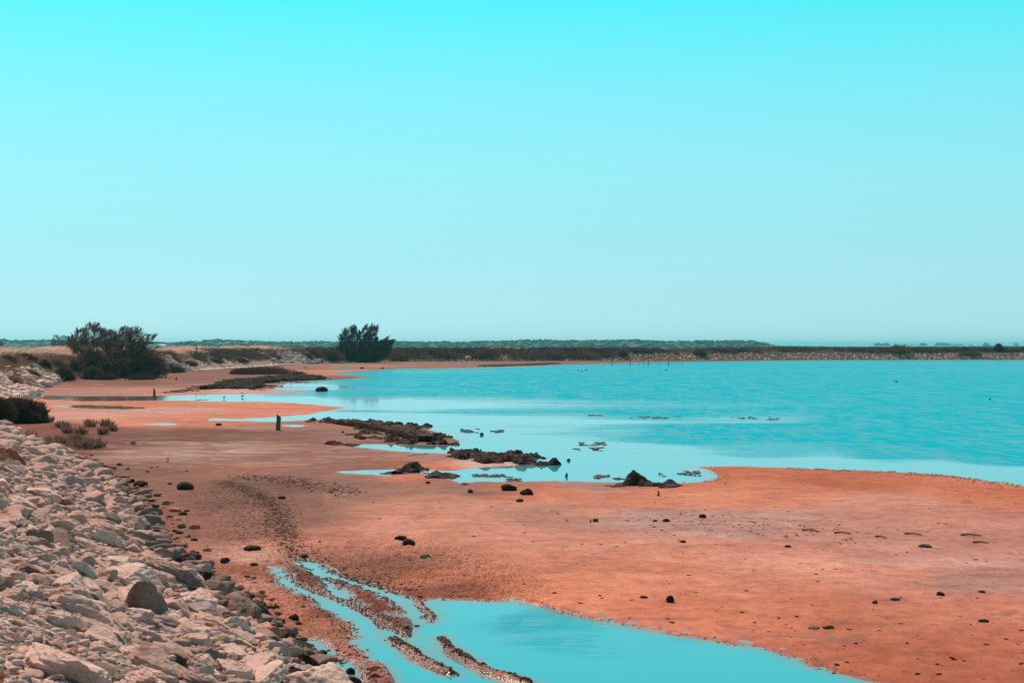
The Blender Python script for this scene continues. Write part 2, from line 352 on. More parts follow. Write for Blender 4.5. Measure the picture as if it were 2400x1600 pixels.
# ------------------------------------------------------------------ materials of the setting
def mud_material():
    b = NB('mud'); p = b.coord('World'); col = b.attr('mud_colour'); wet = b.attr('wet', True); grav = b.attr('gravel', True)
    n1 = b.noise(p, 1.7, 6, .62); n2 = b.noise(p, 9, 5, .65); n3 = b.noise(p, 55, 4, .7); big = b.noise(p, .35, 4, .6, .6)
    c = b.mix(b.ramp(big, [(.35, 0), (.65, 1)]), b.mix(1.0, col, (.86, .82, .82), 'MULTIPLY'), b.mix(1.0, col, (1.10, 1.10, 1.12), 'MULTIPLY'))
    c = b.mix(1.0, c, b.ramp(n1, [(.30, (.80, .78, .77)), (.5, (.98, .98, .98)), (.72, (1.12, 1.13, 1.15))]), 'MULTIPLY')
    c = b.mix(1.0, c, b.ramp(n3, [(.28, (.70, .68, .67)), (.48, (1, 1, 1)), (.75, (1.16, 1.17, 1.18))]), 'MULTIPLY')
    c = b.mix(1.0, c, b.ramp(b.noise(b.scale(p, (4.5, 3.2, 1)), 1.0, 5, .72), [(.34, (.80, .78, .77)), (.47, (.99, .99, .99)), (.62, (1.13, 1.14, 1.15))]), 'MULTIPLY')
    dk = b.ramp(b.noise(b.scale(p, (1.6, 2.6, 1)), 1.0, 6, .8, .6), [(.63, 0), (.69, .55)])
    c = b.mix(dk, c, (.13, .085, .07))
    mid = b.noise(b.scale(p, (.10, .22, 1)), 1.0, 7, .68, .5)
    c = b.mix(1.0, c, b.ramp(mid, [(.34, (.80, .80, .82)), (.47, (.97, .97, .97)), (.60, (1.06, 1.08, 1.10))]), 'MULTIPLY')
    gp = b.ramp(b.noise(b.scale(p, (.25, .6, 1)), 1.0, 8, .75, 1.0), [(.55, 0), (.63, .55)])
    c = b.mix(b.math('MULTIPLY', gp, b.attr('dull', True)), c, (.33, .25, .225))
    # salt crust in thin drifts
    salt = b.math('MULTIPLY', b.ramp(b.noise(b.scale(p, (.5, 1.0, 1)), .8, 8, .72, .8), [(.50, 0), (.62, 1)]), b.attr('salt', True))
    c = b.mix(b.math('MULTIPLY', salt, .7), c, (.62, .45, .39))
    # dark damp stains
    st = b.math('MULTIPLY', b.ramp(b.noise(b.scale(p, (.4, .9, 1)), 1.5, 8, .75, 1.2), [(.56, 0), (.64, 1)]), .5)
    c = b.mix(st, c, (.16, .105, .09))
    pit = b.ramp(b.vor(p, 34), [(.05, 1), (.16, 0)])
    c = b.mix(b.math('MULTIPLY', b.math('MULTIPLY', pit, b.ramp(n2, [(.5, 0), (.6, 1)])), .5), c, (.10, .065, .055))
    gc = b.ramp(b.vor(p, 38, 'F1', 'Color'), [(.2, (.38, .34, .33)), (.5, (.95, .93, .92)), (.85, (1.35, 1.34, 1.34))])
    c = b.mix(grav, c, b.mix(1.0, c, gc, 'MULTIPLY'))
    c = b.mix(b.math('MULTIPLY', wet, .35), c, b.mix(1.0, c, (.55, .5, .5), 'MULTIPLY'))
    rough = b.ramp(wet, [(0, .88), (1, .55)])
    film = b.ramp(b.math('ADD', wet, b.math('MULTIPLY', b.math('SUBTRACT', b.noise(p, 5, 6, .7), .5), .9)), [(.66, 0), (.80, 1)])      # a thin film of water at the edge
    b.base(c, b.math('SUBTRACT', rough, b.math('MULTIPLY', film, .34))); b.l(b.math('ADD', .04, b.math('MULTIPLY', film, .26)), b.b.inputs['Specular IOR Level'])
    h = b.math('ADD', b.math('MULTIPLY', n2, .5), b.math('MULTIPLY', n3, .25))
    h = b.math('ADD', h, b.math('MULTIPLY', b.math('SUBTRACT', 1.0, b.vor(p, 30)), b.math('MULTIPLY', grav, .9)))
    b.bump(h, .022, b.math('ADD', .45, b.math('MULTIPLY', grav, .5)))
    return b.m
def bank_material():
    b = NB('bank_soil'); p = b.coord('World')
    n = b.noise(p, 2.3, 6, .65); g = b.vor(p, 7.5, 'F1', 'Color'); f = b.vor(p, 2.6, 'F1', 'Color')
    soil = b.ramp(n, [(.3, (.16, .10, .08)), (.5, (.30, .20, .165)), (.7, (.45, .33, .29))])
    near = b.attr('near', True)
    soil = b.mix(near, soil, b.ramp(n, [(.3, (.24, .155, .13)), (.5, (.44, .31, .265)), (.7, (.62, .46, .40))]))
    c = b.mix(.7, soil, b.mix(1.0, soil, b.ramp(g, [(.25, (.4, .38, .37)), (.6, (1.0, 1, 1)), (.85, (1.9, 1.85, 1.85))]), 'MULTIPLY'))
    farc = b.mix(1.0, (.28, .185, .155), b.ramp(f, [(.2, (.45, .42, .42)), (.6, (.9, .9, .9)), (.68, (1.1, 1.1, 1.1)), (.76, (2.1, 2.1, 2.15))]), 'MULTIPLY')
    c = b.mix(near, farc, c)
    c = b.mix(b.attr('scrubby', True), c, (.12, .075, .055))
    b.base(c, .92)
    gg = b.ramp(b.vor(p, 22, 'F1', 'Color'), [(.2, (.55, .5, .48)), (.5, (1, 1, 1)), (.9, (1.4, 1.38, 1.38))]); c = b.mix(near, c, b.mix(1.0, c, gg, 'MULTIPLY')); b.base(c, .95); b.b.inputs['Specular IOR Level'].default_value = .05
    h = b.math('ADD', b.math('MULTIPLY', b.noise(p, 9, 6, .7), 1.2), b.math('SUBTRACT', 1.0, b.math('MULTIPLY', b.vor(p, 22), .9))); b.bump(h, .06, 1.0)
    return b.m
def stone_material(name, tones, rough=.9, bumpd=.03, dark=.5, sc=1.0, spec=.06, top_tone=None):
    b = NB(name); p = b.coord('Object'); oi = b.n('ShaderNodeObjectInfo').outputs['Random']
    wp = b.coord('World')
    n = b.noise(wp, 3.2 * sc, 6, .62, .4); f = b.noise(wp, 26 * sc, 5, .7); ff = b.noise(wp, 110 * sc, 3, .7)
    c = b.ramp(n, [(.30, tones[0]), (.5, tones[1]), (.70, tones[2])])
    c = b.mix(1.0, c, b.ramp(oi, [(0, (.74, .70, .68)), (.3, (.90, .88, .87)), (.6, (1, 1, 1)), (1, (1.05, 1.07, 1.08))]), 'MULTIPLY')
    c = b.mix(1.0, c, b.ramp(f, [(.30, (.80, .77, .76)), (.5, (1, 1, 1)), (.75, (1.1, 1.1, 1.1))]), 'MULTIPLY')
    crk = b.ramp(b.vor(b.n('ShaderNodeVectorMath', operation='ADD').outputs[0] if False else wp, 5.5 * sc, 'DISTANCE_TO_EDGE'), [(0, 1), (.010, 0)])
    crk = b.math('MULTIPLY', crk, b.ramp(b.noise(wp, 2.1, 3), [(.55, 0), (.66, dark)]))
    c = b.mix(crk, c, (.06, .045, .04))
    b.base(c, rough); b.b.inputs['Specular IOR Level'].default_value = spec
    h = b.math('ADD', b.math('MULTIPLY', n, 1.2), b.math('ADD', b.math('MULTIPLY', f, .55), b.math('MULTIPLY', ff, .22)))
    h = b.math('SUBTRACT', h, b.math('MULTIPLY', crk, .6))
    b.bump(h, bumpd, 1.0)
    if top_tone:      # lighter brown in patches on the upward faces
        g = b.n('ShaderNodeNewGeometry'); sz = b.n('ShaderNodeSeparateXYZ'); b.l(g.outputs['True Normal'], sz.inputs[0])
        b.base(b.mix(b.math('MULTIPLY', b.ramp(sz.outputs['Z'], [(.80, 0), (.97, 1)]), b.ramp(n, [(.42, 0), (.58, .95)])), c, top_tone), rough)
    return b.m
M = {}
M['mud'] = mud_material(); M['bank'] = bank_material()
M['limestone'] = stone_material('pale_limestone', [(.60, .365, .295), (.90, .575, .475), (.95, .665, .565)], .95, .055)
M['greystone'] = stone_material('grey_limestone', [(.34, .23, .19), (.54, .375, .32), (.68, .49, .425)], .95, .06)
M['orangestone'] = stone_material('orange_cobble', [(.36, .11, .055), (.50, .17, .09), (.62, .29, .19)], .75, .012, .2)
M['brownstone'] = stone_material('brown_stone', [(.17, .105, .08), (.28, .18, .145), (.40, .27, .225)], .85, .03)
M['darkstone'] = stone_material('dark_wet_stone', [(.026, .017, .014), (.05, .031, .026), (.11, .07, .058)], .8, .03)
M['ledge'] = stone_material('dark_rock_ledge', [(.018, .012, .010), (.045, .028, .023), (.10, .062, .05)], .9, .09, .5, 1.0, top_tone=(.17, .105, .085))
M['ledge_black'] = stone_material('black_broken_rock', [(.008, .006, .005), (.022, .015, .013), (.11, .072, .06)], .95, .12, .5, .7)
M['clod'] = stone_material('wet_mud_clods', [(.07, .030, .020), (.13, .058, .040), (.22, .105, .075)], .6, .02, spec=.08)
M['weed'] = stone_material('brown_seaweed', [(.10, .042, .025), (.18, .08, .052), (.30, .16, .12)], .45, .03, spec=.3)
def plain(name, c, rough=.8, metal=0, var=.25, sc=8, trans=0):
    b = NB(name); p = b.coord('World'); n = b.noise(p, sc, 4, .6)
    lo = tuple(v * (1 - var) for v in c); hi = tuple(min(1, v * (1 + var)) for v in c)
    cc = b.ramp(n, [(.3, lo), (.7, hi)]); b.base(cc, rough); b.b.inputs['Metallic'].default_value = metal
    if trans:
        t = b.n('ShaderNodeBsdfTranslucent'); b.l(cc, t.inputs[0]); mx = b.n('ShaderNodeMixShader'); mx.inputs[0].default_value = trans
        b.l(b.b.outputs[0], mx.inputs[1]); b.l(t.outputs[0], mx.inputs[2]); b.l(mx.outputs[0], b.o.inputs[0])
    return b.m
def leafy(name, a, c, sc=.9, trans=.25):
    b = NB(name); p = b.coord('World'); n = b.noise(p, sc, 4, .65); cc = b.ramp(n, [(.32, a), (.68, c)]); b.base(cc, .8)
    t = b.n('ShaderNodeBsdfTranslucent'); b.l(cc, t.inputs[0]); mx = b.n('ShaderNodeMixShader'); mx.inputs[0].default_value = trans
    b.l(b.b.outputs[0], mx.inputs[1]); b.l(t.outputs[0], mx.inputs[2]); b.l(mx.outputs[0], b.o.inputs[0]); return b.m
M['tamarisk'] = leafy('tamarisk_foliage', (.05, .027, .019), (.27, .155, .11), .9)
M['tamarisk_dark'] = leafy('dark_tamarisk_foliage', (.035, .028, .024), (.085, .062, .052), .6)
M['bush'] = leafy('saltbush_foliage', (.05, .026, .02), (.11, .06, .045), 2)
M['bush_green'] = leafy('olive_bush_foliage', (.055, .045, .03), (.12, .095, .06), 1.5)
M['scrub'] = leafy('dark_scrub_foliage', (.06, .034, .027), (.22, .115, .08), .3)
M['tuft'] = leafy('brown_tuft', (.21, .115, .085), (.34, .21, .165), 2)
M['grass_pale'] = leafy('dry_pale_grass', (.60, .33, .23), (.92, .62, .50), .5, .5)
M['grass_brown'] = leafy('brown_grass', (.13, .075, .05), (.26, .15, .11), .3, .35)
M['grass_olive'] = leafy('olive_grass', (.075, .05, .035), (.14, .09, .065), .2, .3)
M['twig'] = plain('twig_bark', (.10, .07, .06), .9)
M['wood'] = plain('weathered_wood', (.13, .085, .07), .9, 0, .4, 14)
M['driftwood'] = plain('grey_driftwood', (.16, .12, .10), .9, 0, .4, 14)
M['white'] = plain('white_paint', (.80, .78, .76), .35, 0, .03, 1)
M['post_grey'] = plain('pale_grey_paint', (.32, .33, .34), .6, 0, .1, 2)
M['glass'] = plain('tinted_window', (.02, .12, .14), .08, 0, .1, 1)
M['black'] = plain('black_rubber', (.02, .02, .02), .7)
M['lamp'] = plain('headlamp_lens', (.6, .6, .6), .1)
M['feather_dark'] = plain('dark_plumage', (.03, .025, .025), .7, 0, .3, 20)
M['feather_white'] = plain('white_plumage', (.75, .72, .70), .7, 0, .1, 20)
M['canopy'] = leafy('far_canopy', (.015, .045, .042), (.05, .10, .088), .05, .1)  # teal of distance haze put into the leaf colour
M['hill'] = plain('far_hill_ground', (.035, .075, .07), .95, 0, .5, .02)  # ground colour carries the same painted haze teal
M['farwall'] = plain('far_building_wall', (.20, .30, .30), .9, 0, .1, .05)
M['steel'] = plain('galvanised_wire', (.07, .06, .06), .6, .3)

# ------------------------------------------------------------------ the mudflat (one sheet)
def build_flat():
    v = np.arange(FOC * EYE / 14.6, FOC * EYE / 78.0, -2.3); ys = FOC * EYE / v
    ys = np.r_[np.linspace(-12, 8, 8), np.arange(8.6, 14.5, .35), ys]
    y = ys[-1]; more = []
    while y < 640: y += max(.9, y * .0055); more.append(y)
    ys = np.r_[ys, more, np.geomspace(700, 14000, 14)]
    us = np.r_[np.geomspace(2.2, .42, 16) * -1, np.linspace(-.40, .40, 760), np.geomspace(.42, 2.2, 16)]
    Yg, U = np.meshgrid(ys, us, indexing='ij'); X = U * np.maximum(Yg, 10)
    P = np.c_[X.ravel(), Yg.ravel()]
    z = np.full(len(P), -.3); col = np.tile([.2, .1, .07], (len(P), 1)); d = np.full(len(P), -6.0); rut = np.zeros(len(P))
    m = P[:, 1] < 650
    z[m], d[m], rut[m] = H_flat(P[m])
    t = np.full(len(P), -9.0); t[m] = dike_t(P[m])
    z = np.where(t > .5, z - .12, z)
    m2 = m & (d > -.6); col[m2] = mud_colour(P[m2])
    X, Y = P[:, 0], P[:, 1]
    wet = smooth(.35, .0, d) * .9
    u = X / np.maximum(Y, 8) * FOC + 1200; py = FOC * EYE / np.maximum(Y, 8) + HOR
    grav = np.maximum(rut, smooth(950, 620, u) * smooth(1120, 1230, py) * .75)
    grav = np.maximum(grav, .12)
    salt = .05 + .85 * np.exp(-((py - 1060) / 30) ** 2 - ((u - 500) / 420) ** 2) + .6 * np.exp(-((py - 1240) / 40) ** 2 - ((u - 1700) / 300) ** 2) \
        + .7 * np.exp(-((py - 1330) / 60) ** 2 - ((u - 540) / 120) ** 2) + .3 * smooth(940, 900, py) + .35 * np.exp(-((py - 1330) / 45) ** 2 - ((u - 2000) / 500) ** 2)
    dull = .12 + np.exp(-((py - 1372) / 26) ** 2 - ((u - 2180) / 330) ** 2) + .9 * np.exp(-((py - 1222) / 24) ** 2 - ((u - 1720) / 300) ** 2) + .7 * np.exp(-((py - 1520) / 50) ** 2 - ((u - 2250) / 300) ** 2) \
        + .6 * np.exp(-((py - 1320) / 30) ** 2 - ((u - 860) / 160) ** 2) + .6 * np.exp(-((py - 1135) / 16) ** 2 - ((u - 1380) / 130) ** 2) + .5 * np.exp(-((py - 1140) / 30) ** 2 - ((u - 700) / 220) ** 2)
    R, C = len(ys), len(us); i = np.arange(R * C).reshape(R, C)
    F = np.c_[i[:-1, :-1].ravel(), i[:-1, 1:].ravel(), i[1:, 1:].ravel(), i[1:, :-1].ravel()]
    o = mesh_np('mudflat', np.c_[P, z], F, M['mud'], None, True, {'mud_colour': col, 'wet': wet, 'gravel': grav, 'salt': np.clip(salt, 0, 1), 'dull': np.clip(dull, 0, 1)})
    tag(o, kind='structure')
build_flat()

# ------------------------------------------------------------------ embankment
def build_bank():
    n = len(FOOT_S); T = np.gradient(FOOT_S, axis=0); T /= np.hypot(*T.T)[:, None]
    N = np.c_[-T[:, 1], T[:, 0]] * -1
    k = 9; ker = np.ones(2 * k + 1) / (2 * k + 1)
    Np = np.pad(N, ((k, k), (0, 0)), 'edge'); N = np.c_[np.convolve(Np[:, 0], ker, 'valid'), np.convolve(Np[:, 1], ker, 'valid')]
    N /= np.hypot(*N.T)[:, None]
    if not inside((FOOT_S + N * .5)[n // 2:n // 2 + 1], DIKE_POLY)[0]: N = -N
    ts = np.r_[-.9, -.5, -.25, np.arange(0, 5.6, .09), 5.8, 6.2, 6.6, 7, 7.5, 8, 9, 10.5, 12, 14, 17, 20, 24, 28, 34, 42, 50, 58, 66]
    P = FOOT_S[:, None, :] + N[:, None, :] * ts[None, :, None]; P = P.reshape(-1, 2)
    t = np.tile(ts, n); z = dike_z(t, P[:, 0], P[:, 1]); nr_ = smooth(90, 50, np.hypot(*P.T)); z = z + (.06 + .04 * fbm2(P[:, 0] * 2, P[:, 1] * 2, 3, 99) + nr_ * .07 * fbm2(P[:, 0] * 6, P[:, 1] * 6, 4, 98)) * smooth(-.1, .5, t)
    r = np.hypot(*P.T)
    i = np.arange(n * len(ts)).reshape(n, -1)
    F = np.c_[i[:-1, :-1].ravel(), i[1:, :-1].ravel(), i[1:, 1:].ravel(), i[:-1, 1:].ravel()]
    scr = smooth(2.6, 4.5, t + .8 * fbm2(P[:, 0] * .3, P[:, 1] * .3, 2, 3)) * smooth(85, 130, r)
    o = mesh_np('embankment', np.c_[P, z], F, M['bank'], None, True, {'near': smooth(110, 70, r), 'scrubby': scr})
    tag(o, kind='structure'); return o, N
BANK, BN = build_bank()

# ------------------------------------------------------------------ water
def water_material():
    b = NB('lagoon_water'); p = b.coord('World'); rp = b.attr('ripple', True)
    # wind lanes
    lane = b.noise(b.scale(p, (.012, .055, 1)), 1.0, 5, .6, .3)
    fine = b.noise(b.scale(p, (.10, .5, 1)), 1.0, 5, .65, .2)
    k = b.math('ADD', rp, b.math('ADD', b.math('MULTIPLY', b.math('SUBTRACT', lane, .5), 1.5), b.math('MULTIPLY', b.math('SUBTRACT', fine, .5), .5)))
    streak = b.noise(b.scale(p, (.28, 1.3, 1)), 1.0, 4, .7, .3)
    k = b.ramp(k, [(.20, 0), (.62, 1)])
    fleck = b.math('ADD', b.math('MULTIPLY', b.noise(b.scale(p, (2.4, .6, 1)), 1.0, 3, .7), .5), b.math('MULTIPLY', b.noise(b.scale(p, (.55, .13, 1)), 1.0, 4, .75), .5))
    k2 = b.math('MULTIPLY', b.math('MULTIPLY', k, b.ramp(streak, [(.36, .80), (.60, 1)])), b.ramp(fleck, [(.43, .35), (.53, 1)]))
    w1 = b.noise(b.scale(p, (.9, 2.2, 1)), 1.0, 5, .65); w2 = b.noise(b.scale(p, (4, 8, 1)), 1.0, 3, .6)
    w0 = b.noise(b.scale(p, (.16, .5, 1)), 1.0, 4, .65)
    h = b.math('ADD', b.math('MULTIPLY', w0, 2.0), b.math('ADD', b.math('MULTIPLY', w1, 1.0), b.math('MULTIPLY', w2, .3)))
    amp = b.math('ADD', .006, b.math('MULTIPLY', b.math('MULTIPLY', k, k), .99))
    b.bump(h, .16, amp)
    # the milky water itself, a little deeper where the wind roughens the open lagoon
    c = b.mix(k2, (.06, .37, .43), (.000, .395, .50))
    c = b.mix(b.attr('shallow', True), c, (.26, .15, .105))
    b.base(c, b.math('ADD', .05, b.math('MULTIPLY', k, .12))); b.b.inputs['IOR'].default_value = 1.333; b.l(b.math('SUBTRACT', .5, b.math('MULTIPLY', k2, .36)), b.b.inputs['Specular IOR Level'])
    d = b.n('ShaderNodeBsdfDiffuse'); b.l(c, d.inputs[0]); mx = b.n('ShaderNodeMixShader')       # wind roughened water shows more of its milky body than of the sky
    b.l(b.math('MULTIPLY', k2, .97), mx.inputs[0]); b.l(b.b.outputs[0], mx.inputs[1]); b.l(d.outputs[0], mx.inputs[2]); b.l(mx.outputs[0], b.o.inputs[0])
    return b.m
RIP = """900 900 .75;1200 880 .85;1700 880 .8;2300 880 .75;1000 925 .55;1400 920 1;1900 920 1;2300 930 .95;900 955 .2;1200 965 .35;1600 970 .55;1750 980 .4;2100 985 .8;2350 990 .95
800 980 .05;1100 1000 .1;1400 1010 .35;1700 1010 .9;2100 1020 1;2350 1040 1;1200 1040 .02;1500 1050 .1;1800 1060 .35;2100 1065 .5;2350 1075 .7;1100 1080 0;1400 1110 0;1650 1085 0;1900 1086 0;2200 1098 0
2390 1115 .05;700 930 .35;500 930 .1;200 930 .1;860 872 .5;720 905 .1;800 930 .5;1000 1500 .02;1250 1460 .46;1100 1420 .05;1300 1490 .36;1500 1500 .2;1200 1560 .05;1600 1560 .1;700 1360 0;850 1450 0
1000 1540 .15;980 1480 .25;1900 1590 .05;1000 868 .5;1400 862 .6;2000 855 .6;2380 855 .6;1300 1000 .15;1600 1030 .55"""
rp = np.array([[float(v) for v in r.split()] for r in RIP.replace('\n', ';').split(';') if r.strip()])
def build_water():
    ys = np.r_[-30, 0, np.geomspace(12, 500, 520), np.geomspace(560, 14000, 16)]
    us = np.r_[-2.5, -1.2, -.6, np.linspace(-.42, .42, 420), .6, 1.2, 2.5]
    Yg, U = np.meshgrid(ys, us, indexing='ij'); X = U * np.maximum(Yg, 20)
    P = np.c_[X.ravel(), Yg.ravel()]; Y = np.maximum(P[:, 1], 9); u = P[:, 0] / Y * FOC + 1200; v = np.log(FOC * EYE / Y)
    num = np.zeros(len(P)); den = np.zeros(len(P))
    for a, b_, c in rp:
        w = 1 / (((u - a) / 200) ** 2 + ((v - math.log(b_ - HOR)) / .09) ** 2 + .05) ** 2; num += w * c; den += w
    sh = np.zeros(len(P)); m = (P[:, 1] > 12) & (P[:, 1] < 300); dl, _, _ = land_d(P[m]); nr = np.clip(P[m, 1] / 60, .3, 3)
    sh[m] = .75 * smooth(-.9, -.02, dl / nr + .15 * fbm2(P[m, 0] * 1.3, P[m, 1] * .8, 3, 51)); pyv = FOC * EYE / Y + HOR
    sh = np.maximum(sh, .85 * smooth(560, 330, u) * smooth(1010, 990, pyv) * smooth(915, 922, pyv))
    R, C = len(ys), len(us); i = np.arange(R * C).reshape(R, C)
    F = np.c_[i[:-1, :-1].ravel(), i[:-1, 1:].ravel(), i[1:, 1:].ravel(), i[1:, :-1].ravel()]
    o = mesh_np('water', np.c_[P, np.zeros(len(P))], F, water_material(), None, True, {'ripple': num / den, 'shallow': sh})
    tag(o, kind='structure')
build_water()

# ------------------------------------------------------------------ stones
def ico(sub):
    t = (1 + 5 ** .5) / 2
    V = [(-1,t,0),(1,t,0),(-1,-t,0),(1,-t,0),(0,-1,t),(0,1,t),(0,-1,-t),(0,1,-t),(t,0,-1),(t,0,1),(-t,0,-1),(-t,0,1)]
    V = [Vector(v).normalized() for v in V]
    F = [(0,11,5),(0,5,1),(0,1,7),(0,7,10),(0,10,11),(1,5,9),(5,11,4),(11,10,2),(10,7,6),(7,1,8),(3,9,4),(3,4,2),(3,2,6),(3,6,8),(3,8,9),(4,9,5),(2,4,11),(6,2,10),(8,6,7),(9,8,1)]
    for _ in range(sub):
        mid = {}; G = []
        def md(a, b):
            k = (min(a, b), max(a, b))
            if k not in mid: V.append(((V[a] + V[b]) / 2).normalized()); mid[k] = len(V) - 1
            return mid[k]
        for a, b, c in F:
            x, y, z = md(a, b), md(b, c), md(c, a); G += [(a, x, z), (b, y, x), (c, z, y), (x, y, z)]
        F = G
    return np.array([tuple(v) for v in V]), np.array(F)
ICO = {k: ico(k) for k in (0, 1, 2, 3, 4, 5)}
def rock(seed, sub=3, size=(1, 1, 1), planes=9, cut=(.55, .85), rough=.10, ns=1.6, fine=0.0):
    r = np.random.default_rng(seed); V, F = ICO[sub]; V = V.copy()
    for _ in range(planes):
        n = r.normal(size=3); n /= np.linalg.norm(n); d = r.uniform(*cut); s = V @ n - d; m = s > 0; V[m] -= np.outer(s[m] * .96, n)
    V *= (1 + rough * fbm3(V * ns + seed, 3, seed))[:, None]
    V += (.35 * rough * fbm3(V * ns * 4 + seed, 2, seed + 3))[:, None] * V
    if fine: V += (fine * fbm3(V * 7 + seed, 4, seed + 8))[:, None] * V - (fine * .8 * smooth(.25, .0, np.abs(fbm3(V * 2.6 + seed, 3, seed + 12))))[:, None] * V
    V /= np.abs(V).max(0)
    return V * np.array(size) * .5, F
def rotz(a): c, s = math.cos(a), math.sin(a); return np.array([[c, -s, 0], [s, c, 0], [0, 0, 1]])
ANG = [rock(100 + k, 4, (1, 1, 1), 11, (.42, .78), .16, 1.6, .075) for k in range(14)]      # angular blocks
CUT4 = [rock(300 + k, 5, (1, 1, 1), 13, (.42, .78), .16, 1.6, .075) for k in range(8)]
RND = [rock(500 + k, 3, (1, 1, 1), 5, (.75, .95), .07, 1.1) for k in range(8)]   # rounded cobbles
SM2 = [rock(600 + k, 2, (1, 1, 1), 11, (.40, .75), .14) for k in range(14)]
SM1 = [rock(700 + k, 1, (1, 1, 1), 5, (.6, .9), .10) for k in range(14)]
def as_mesh(name, vf, mat):
    me = bpy.data.meshes.new(name); me.from_pydata(vf[0].tolist(), [], vf[1].tolist()); me.polygons.foreach_set('use_smooth', [True] * len(vf[1]))
    me.materials.append(mat); me.update(); return me
def join_rocks(lib, P, S3, A, tilt=None):
    """many rocks as one array of triangles; P positions, S3 sizes, A yaw"""
    Vs, Fs = [], []; off = 0; k = len(lib); pick = rng.integers(0, k, len(P))
    for j in range(k):
        idx = np.where(pick == j)[0]
        if not len(idx): continue
        V, F = lib[j]; v = V[None] * S3[idx][:, None, :]
        if tilt is not None:
            tx = tilt[idx][:, None]; y = v[..., 1] * np.cos(tx) - v[..., 2] * np.sin(tx); z = v[..., 1] * np.sin(tx) + v[..., 2] * np.cos(tx); v = np.stack([v[..., 0], y, z], -1)
        c, s = np.cos(A[idx])[:, None], np.sin(A[idx])[:, None]
        v = np.stack([v[..., 0] * c - v[..., 1] * s, v[..., 0] * s + v[..., 1] * c, v[..., 2]], -1) + P[idx][:, None, :]
        Vs.append(v.reshape(-1, 3)); Fs.append((F[None] + (np.arange(len(idx)) * len(V))[:, None, None]).reshape(-1, 3) + off); off += len(idx) * len(V)
    return np.vstack(Vs), np.vstack(Fs)

_mesh_cache = {}
def stone_obj(name, lib, k, mat, loc, size, yaw, tilt=(0, 0), parent=None):
    key = (id(lib), k, mat.name)
    if key not in _mesh_cache: _mesh_cache[key] = as_mesh(name, lib[k], mat)
    o = bpy.data.objects.new(name, _mesh_cache[key]); COL.objects.link(o)
    o.location = loc; o.scale = size; o.rotation_euler = (tilt[0], tilt[1], yaw)
    if parent: o.parent = parent
    return o
def proj(x, y, z): return (1200 + FOC * x / y, HOR - FOC * (z - EYE) / y)

# --- the rip-rap of the near bank: foot line walked from the camera to the bend
near_i = [i for i in range(len(FOOT_S)) if FOOT_S[i, 1] < 84 and FOOT_S[i, 1] > 6 and FOOT_S[i, 0] < 3]
near_i = [i for i in near_i if i > len(FOOT_S) * .3]
seg = FOOT_S[near_i]; segN = BN[near_i]
def bank_points(n, tmax=4.6, tmin=-.15):
    w = np.hypot(*np.gradient(seg, axis=0).T); w = w / w.sum(); i = rng.choice(len(seg), n, p=w)
    t = rng.uniform(tmin, tmax, n); P = seg[i] + segN[i] * t[:, None] + rng.normal(0, .1, (n, 2))
    return P, t, segN[i]
cellmap = {}
def collide(x, y, r, f):
    c = (int(x // 1), int(y // 1))
    for dx in (-1, 0, 1):
        for dy in (-1, 0, 1):
            for (a, b, q) in cellmap.get((c[0] + dx, c[1] + dy), ()):
                if (a - x) ** 2 + (b - y) ** 2 < (f * (q + r)) ** 2: return True
    return False
def occupy(x, y, r): cellmap.setdefault((int(x // 1), int(y // 1)), []).append((x, y, r))

BIG = [  # boulders one can pick out: px, py of the centre on the slope, width px, height px, material, proto, label
 (338,1412,108,112,'brownstone',0,'tall angular boulder with a shaded face standing up from the middle of the pale bank'),  # brown stone colour stands in for the shadow on its face
 (345,1555,165,90,'limestone',1,'big pale block with an undercut brown front at the bottom edge of the bank'),
 (262,1318,90,50,'limestone',2,'long grey slab lying along the slope above the tall angular boulder'),
 (85,1262,64,56,'brownstone',3,'grey brown block on the left with its shaded face towards the pebbles'),
 (320,1450,95,48,'limestone',4,'flat topped pale boulder with a brown base just below the tall angular boulder'),
 (470,1570,90,70,'limestone',6,'cracked pale block near the bottom of the bank with a dark hollow at its side'),
 (155,1552,150,60,'limestone',7,'wide sunlit pale slab at the bottom left of the bank'),
 (230,1500,130,60,'limestone',1,'broad pale slab with a black hollow at its right end'),
 (140,1465,90,60,'limestone',3,'smooth pale boulder left of centre above the small orange stones'),
 (35,1500,56,46,'limestone',5,'square pale block near the left edge above the grey pebbles'),
 (590,1420,70,40,'darkstone',2,'dark boulder at the wet foot of the bank beside the gravel'),
 (555,1455,90,44,'brownstone',5,'long dark brown boulder low on the bank beside the pools'),
 (470,1352,64,36,'darkstone',4,'black boulder jutting out at the foot of the bank over the brown mud'),
 (450,1500,85,52,'limestone',2,'pale wedge shaped slab pointing down the right side of the bank'),
 (190,1340,70,55,'limestone',0,'pale hump backed boulder above the row of orange and grey cobbles'),
 (60,1430,70,40,'limestone',6,'low pale boulder near the left edge beside the rounded orange slab'),
 (690,1580,70,60,'darkstone',7,'black sided boulder at the bottom of the bank beside the thin upright stem'),
]
